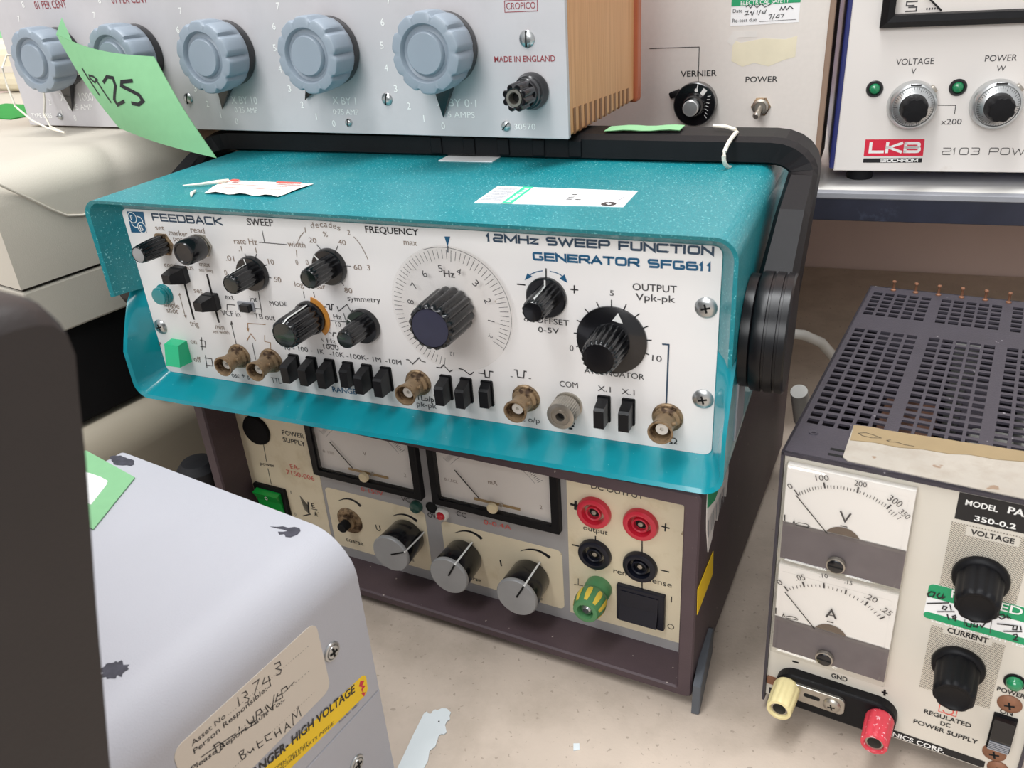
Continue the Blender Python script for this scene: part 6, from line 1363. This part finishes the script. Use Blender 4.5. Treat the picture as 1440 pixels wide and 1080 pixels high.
bell_knob(87, 121.4); bell_knob(86, 69.3)
s_ = MB().prism(rrect(.0683, .0912, .1180, .1112, .0026), 0, .0002, 'label_white', M=dm).prism(rrect(.0683, .1034, .1180, .1112, .0024), .0002, .0003, 'sticker_green', M=dm).prism(rrect(.0683, .0912, .1180, .0949, .0018), .0002, .0003, 'sticker_green', M=dm)
prints(s_, 'DS', PF(0, 0, 0), .0
        -.0006); 
for v_ in []: pass
s_.build('safety_label', dd)
o = MB().prism(rrect(.0068, .0135, .0655, .0345, .0095, 8), 0, .0060, 'black_satin', .0012, M=dm).build('terminal_block', dd)
MB().prism(rrect(.0078, .0205, .0418, .0312, .0030, 5), .0060, .0076, 'nickel', .0004, M=dm).prism(rrect(.0218, .0250, .0300, .0276, .0012), .0076, .00765, 'hole_black', M=dm).build('earth_link', o)
cross_screw('link_screw', o, dm @ T3(.0358, .0254, .0076), .0042, 'nickel')
def post(u, v, m, nm):
    k = MB().lathe([(.0062, .0060), (.0066, .0068, .0), (.0068, .0078, .06), (.0067, .0140, .06), (.0063, .0225, .05), (.0060, .0232, 0), (.0046, .0234, 0), (.0042, .0228, 0), (.0041, .0150, 0)], m, 80, fl=10).build(nm, dd, dp(u, v)); k['label'] = 'ivory binding post' if m == 'ivory' else 'red binding post'; MB().lathe([(.0041, .0160), (.0041, .0222), (.0033, .0222), (.0032, .0165)], 'nickel', 24).build('bush', k); MB().lathe([(.0032, .0160), (.0032, .0168)], 'hole_black', 16).build('socket_hole', k)
post(13.3, 26.2, 'ivory', 'binding_post'); post(58.3, 26.0, 'red_dusty', 'binding_post')
MB().lathe([(.0044, 0), (.0044, .0010), (.0036, .0010)], 'black_satin', 24).lathe([(.0036, .0006), (.0034, .0024), (.0022, .0040), (.0002, .0046)], 'lens_green', 24).build('power_lamp', dd, dp(108.5, 69.2))
for u, v in ((108.8, 55.5), (108.0, 22.7)): cross_screw('panel_screw', dd, dp(u, v), .0050, 'rust')
cross_screw('panel_screw', dd, dp(111.0, 13.5), .0046, 'rust'); MB().prism(rrect(.0016, .0185, .0070, .0235, .0006), 0, .0010, 'rust', M=dm).build('corner_bracket', dd)
o = MB().prism(rrect(-.0048, -.0112, .0048, .0112, .0005), 0, .0012, 'black_satin').build('power_switch', dd, dp(108.7, 36.9))
k = MB().add([(-.0042, -.0104, .001), (.0042, -.0104, .001), (.0042, .0104, .001), (-.0042, .0104, .001), (-.0042, -.0104, .0022), (.0042, -.0104, .0022), (.0042, -.0015, .0048), (-.0042, -.0015, .0048), (-.0042, .0098, .0036), (.0042, .0098, .0036)], [(0, 1, 5, 4), (4, 5, 6, 7), (7, 6, 9, 8), (8, 9, 2, 3), (1, 2, 9, 6, 5), (0, 4, 7, 8, 3)], 'black_gloss')
for i in range(5): k.box(-.0042, .0042, -.0102+i*.0016, -.0096+i*.0016, .0022+i*.00045, .0028+i*.00047, 'grey_trim')
k.build('rocker', o)
for x in (.012, WD-.012):
    for y in (.02, .2): MB().lathe([(.006, -.018846*x), (.0065, .001), (.006, DZ0)], 'rubber', 18).build('foot', dd, T3(x, y, 0))
# ------------------------------------------------------------------ pale grey case, lower left
IY_ = R(-33.5); cI = Vector((-.0747610, .2912388, 0))
gi = root('instrument_case', cI, IY_, 'light grey rounded case with asset label and yellow warning strip, at lower left', 'instrument case')
HI, WI, DI, RI = .153, .1685, .125, .0225
prof = [(0, .0012), (0, .0600), (-.0006, .0604), (-.0006, .0610), (0, .0614), (0, HI-RI)]+[(-RI+RI*math.cos(R(a)), HI-RI+RI*math.sin(R(a))) for a in range(6, 91, 6)]+[(-WI+.012, HI)]+[(-WI+.012-.012*math.sin(R(a)), HI-.012+.012*math.cos(R(a))) for a in range(10, 91, 10)]+[(-WI, .0012)]
b = MB().grid([[(x+(-.0008 if x > -.08 else .0008), 0, z-(.0008 if z > .14 else 0)) for x, z in prof], [(x, -.0008, z) for x, z in prof], [(x, -DI, z) for x, z in prof]], 'grey_case')
b.add([(x, 0, z) for x, z in [(q[0]+(-.0008 if q[0] > -.08 else .0008), q[1]-(.0008 if q[1] > .14 else 0)) for q in prof]], [tuple(range(len(prof)))], 'grey_case'); b.add([(x, -DI, z) for x, z in prof], [tuple(range(len(prof)))[::-1]], 'grey_case'); b.add([(-WI, -DI, .0012), (0, -DI, .0012), (0, 0, .0012), (-WI, 0, .0012)], [(3, 2, 1, 0)], 'grey_case')
b.build('case', gi)
SI = Matrix(((0, 0, 1, 0), (1, 0, 0, 0), (0, 1, 0, 0), (0, 0, 0, 1)))
l = MB().prism(rrect(-.1022, .0886, -.0285, .1285, .0048), 0, .00025, 'asset_label', M=SI); prints(l, 'IL', SI, .0003); l.build('asset_label', gi)
def ry(pts): return pts
a = R(-4.2); YM = SI @ Matrix.Translation((-.0076, .0718, 0)) @ Matrix.Rotation(a, 4, 'Z')
l = MB().prism(rrect(-.100, -.0058, 0, .0062, .003), 0, .00025, 'yellow_label', M=YM); prints(l, 'IY', SI, .0003); l.build('warning_label', gi)
for v in (.1065, .0331): MB().lathe([(.0046, -.0002), (.0048, .0002), (.0044, .0008), (.0036, .0010), (.0034, .0004)], 'steel', 28).lathe([(.0034, .0002), (.0030, .0012), (.0002, .0016)], 'steel', 24).box(-.0022, .0022, -.0005, .0005, .0012, .0017, 'hole_black').box(-.0005, .0005, -.0022, .0022, .0012, .0017, 'hole_black').build('case_screw', gi, SI @ T3(-.0236, v, 0))
random.seed(4)
def blot(cx, cy, rx, ry_, n=26, rag=.35, rot=0):
    o = []
    for i in range(n):
        q = 2*math.pi*i/n; f = 1-rag*random.random(); x, y = rx*math.cos(q)*f, ry_*math.sin(q)*f; o.append((cx+x*math.cos(rot)-y*math.sin(rot), cy+x*math.sin(rot)+y*math.cos(rot)))
    return o
MB().poly(blot(-.152, -.0068, .0100, .0042, rag=.3), 'scuff', HI+.0001).build('scuff_mark', gi)
sc = MB().poly(blot(-.0262, -.0990, .0062, .0050, 30, .4), 'scuff', HI+.0001).build('scuff_mark', gi)
MB().poly([(-.0385, -.0112), (-.0352, -.0098), (-.0330, -.0082), (-.0300, -.0080), (-.0280, -.0062), (-.0252, -.0058), (-.0232, -.0072), (-.0226, -.0098), (-.0240, -.0126), (-.0262, -.0134), (-.0282, -.0122), (-.0300, -.0136), (-.0322, -.0122), (-.0300, -.0112), (-.0286, -.0098), (-.0312, -.0100), (-.0340, -.0106)], 'scuff', HI+.0001).build('scuff_mark', gi)
gc = root('green_card', gi.matrix_basis @ Vector((-.145, -.030, HI)), IY_, 'green card with a white label lying on the pale grey case beside the black case', 'card')
q = lambda x, y: (x+.145, y+.030)
MB().prism([q(-.1785, -.0095), q(-.1304, -.0142), q(-.1104, -.0509), q(-.1590, -.0480)], .0004, .0009, 'card_green').build('card', gc)
MB().prism([q(-.170, -.0235), q(-.1470, -.0222), q(-.1400, -.0228), q(-.1374, -.0255), q(-.1290, -.0395), q(-.158, -.0405)], .0009, .0011, 'label_white').build('label', gc)
# ------------------------------------------------------------------ black case, near left
bk = root('instrument_case', (0, 0, 0), IY_, 'black instrument case leaning back, rounded top edge, nearest the viewer at far left', 'instrument case')
xr = -.1355; side = [(-.0068, 0), (.0482, .2336), (.0570, .2697), (.0643, .2990), (.0668, .3122), (.0686, .3205), (.0684, .3248), (.0668, .3276), (.0640, .3289), (.0600, .3295), (.04, .3297), (-.05, .3297), (-.06, .323), (-.135, 0)]
rows = []
for dx, ins_ in ((0, .0045), (-.0010, .0022), (-.0028, .0007), (-.0055, 0), (-.30, 0)):
    cy = sum(t[0] for t in side)/len(side); row = []
    for y, z in side: row.append((xr+dx, y, z-ins_*max(0, (z-.29)/.0397)))
    rows.append(row)
m = MB().grid(rows, 'black_case', closed=True); m.add(rows[0], [tuple(range(len(side)))[::-1]], 'black_case'); m.add(rows[-1], [tuple(range(len(side)))], 'black_case'); m.build('case', bk)
for x in (-.16, -.40):
    for y in (-.115, -.03): MB().lathe([(.008, 0), (.008, .004)], 'rubber', 16).build('foot', bk, T3(x, y, -.0002+.0002))
# ------------------------------------------------------------------ beige cabinets behind at left
oG = Vector((-.29873, .49061, 0)); GY = R(-35)
gb = root('instrument_cabinet', oG+Vector((0, 0, .1055)), GY, 'beige cabinet with a soft rounded lid carrying the left end of the oak decade box', 'instrument cabinet')
g0 = .1055; zb, zs, zt = .1730-g0, .2070-g0, .2800-g0; Rg = .022; LG, BG = .40, .34
def gprof(z0, z1, r): return [(0, z0), (0, z1-r)]+[(-r+r*math.cos(R(t)), z1-r+r*math.sin(R(t))) for t in range(10, 91, 10)]
m = MB(); pr = gprof(zs+.0012, zt, Rg); m.grid([[(x, 0, z) for x, z in pr]+[(-LG, 0, zt)], [(x, BG, z) for x, z in pr]+[(-LG, BG, zt)]], 'beige_case')
fp = pr+[(-LG, zt), (-LG, zs+.0012)]; m.add([(x, 0, z) for x, z in fp], [tuple(range(len(fp)))], 'beige_case'); m.add([(x, BG, z) for x, z in fp], [tuple(range(len(fp)))[::-1]], 'beige_case'); m.build('lid', gb)
MB().box(-LG, -.0025, .002, BG-.002, zs-.001, zs+.0016, 'beige_gap').build('seam_gasket', gb)
MB().box(-LG, -.0004, .0004, BG, zb, zs-.0008, 'beige_case', .0015).build('body', gb)
MB().box(-LG+.01, -.005, .005, BG-.01, 0, zb+.001, 'black_matt', .002).build('plinth', gb)
q = lambda y, z: (.0004, y*.001, (z+152.92-105.5)*.001)
MB().tube([q(0, 126), q(12, 116), (q(24, 106)), q(34, 97), q(42, 91), q(52, 88.5), q(66, 89), q(90, 90)], .0008, 'beige_case', 8).build('moulded_ridge', gb)
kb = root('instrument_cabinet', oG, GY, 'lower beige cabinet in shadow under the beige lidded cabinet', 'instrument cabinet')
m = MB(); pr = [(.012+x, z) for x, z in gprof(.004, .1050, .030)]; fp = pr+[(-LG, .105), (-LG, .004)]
m.grid([[(x, -.01, z) for x, z in pr]+[(-LG, -.01, .105)], [(x, BG, z) for x, z in pr]+[(-LG, BG, .105)]], 'beige_shaded').add([(x, -.01, z) for x, z in fp], [tuple(range(len(fp)))], 'beige_shaded').add([(x, BG, z) for x, z in fp], [tuple(range(len(fp)))[::-1]], 'beige_shaded'); m.build('case', kb)
for x in (-.03, -.36):
    for y in (.03, .3): MB().lathe([(.01, 0), (.01, .005)], 'rubber', 16).build('foot', kb, T3(x, y, 0))
Lf = MB().tube([(.0005, .072, .1085), (.0020, .071, .120), (.0018, .074, .132), (.0008, .082, .143), (-.004, .096, .150)], [.0065, .0055, .0045, .0035, .0030], 'ea_brown', 12); Lf = Lf.build('support_leg', gb, T3(0, 0, -.1055))
# ------------------------------------------------------------------ cards, string, leads and scraps
hb = ga.matrix_basis
gk = root('green_card', hb @ Vector((.285, .121, .1407)), AY, 'green card lying flat along the top of the black carrying handle under the vernier dial', 'card')
rows = [[(-.030+.0052*i, -.0085+.014*j/3+.0005*i, .0002+.0007*math.sin(i*.7)**2) for i in range(9)] for j in range(4)]
MB().grid(rows, 'card_green').grid([[(p_[0], p_[1], p_[2]+.0004) for p_ in r] for r in rows], 'card_green').build('card', gk)
lp_ = []
for t in range(0, 361, 15): lp_.append((.326+.0012*math.sin(R(t*2)), .1105+.0178*math.cos(R(t+40)), .121+AZ+.0084*math.sin(R(t+40))))
so = root('string_loop', hb @ Vector((.326, .110, .1329)), AY, 'white string looped around the right end of the black carrying handle', 'string')
MB().tube([tuple(Vector(p_)-Vector((.326, .110, .1329))) for p_ in lp_], .0011, 'string_white', 8).tube([(0, .010, .0085), (-.006, .014, .0093), (-.013, .015, .0095)], .001, 'string_white', 8).build('string', so)
gl = root('green_card', gb.matrix_basis @ Vector((-.23, .145, zt)), GY, 'dark green card lying on the beige lid at the left end of the decade box', 'card')
MB().box(-.07, .035, -.022, .03, .0002, .0010, 'card_green_dark').build('card', gl)
cc = root('instrument_case', gb.matrix_basis @ Vector((-.30, .235, zt)), R(-26.7), 'cream rounded case standing on the beige lid behind the left end of the decade box', 'instrument case')
MB().box(-.16, .09, 0, .07, 0, .050, 'cream_case', .014, 4).build('case', cc)
MB().box(-.10, .03, -.0006, .0002, .020, .026, 'asset_label').build('label', cc)
gg = root('green_card', cc.matrix_basis @ Vector((-.02, .03, .0501)), R(-20), 'bright green card propped on the cream case at the top left corner', 'card')
MB().box(-.09, .06, -.001, 0, 0, .055, 'card_green', M=Matrix.Rotation(R(-18), 4, 'X')).build('card', gg)
cb = tag(MB().tube([(.13, .66, .10), (.17, .625, .094), (.2189, .5996, .0904), (.2396, .6076, .0833), (.258, .6147, .0716), (.2745, .6211, .0521), (.287, .628, .02), (.30, .64, .0045), (.34, .70, .0042), (.42, .80, .0042)], .0042, 'cable_grey', 12).build('mains_lead'), 'pale grey cable arching down behind the perforated power supply', 'cable')
cb2 = tag(MB().tube([(.2030, .512, .0850), (.2141, .5255, .0531), (.2200, .5275, .0440), (.2235, .5300, .0320), (.226, .533, .008), (.232, .548, .0052), (.26, .62, .0050)], [.006, .007, .008, .006, .0045, .0045, .0045], 'cable_grey', 12).build('plug_lead'), 'pale plug and lead between the teal generator and the perforated power supply', 'cable')
pts = [(-.075, .2905), (-.072, .2989), (-.0677, .3119), (-.0624, .3266), (-.0609, .328), (-.0596, .3265), (-.0584, .3263), (-.0575, .3280), (-.0561, .329), (-.0548, .3283), (-.0522, .3297), (-.0495, .3290), (-.0472, .3263), (-.0478, .3240), (-.0475, .3215), (-.0492, .3205), (-.0501, .3179), (-.0491, .3131), (-.0505, .3118), (-.0520, .3122), (-.0533, .3112), (-.0541, .3075), (-.0549, .3045), (-.0578, .3021), (-.0583, .296), (-.0600, .2920), (-.0608, .2894)]
sd = root('paper_scrap', (-.06, .31, 0), 0, 'torn white paper scrap on the bench beside the pale grey case', 'scrap')  # torn scrap of paper lying on the bench
MB().prism([(x+.06, y-.31) for x, y in pts], .0002, .0008, 'shard_white').poly(circ(.0005, 10, .0064, .0106), 'hole_black', .00085).build('scrap', sd)
tag(MB().prism([(-.0018, -.0022), (.0016, -.0018), (.0018, .0020), (-.0014, .0022)], 0, .0006, 'shard_white').build('paper_crumb', None, T3(.0202, .2981, 0)), 'tiny white square crumb on the bare bench in front of the cream supply', 'crumb')
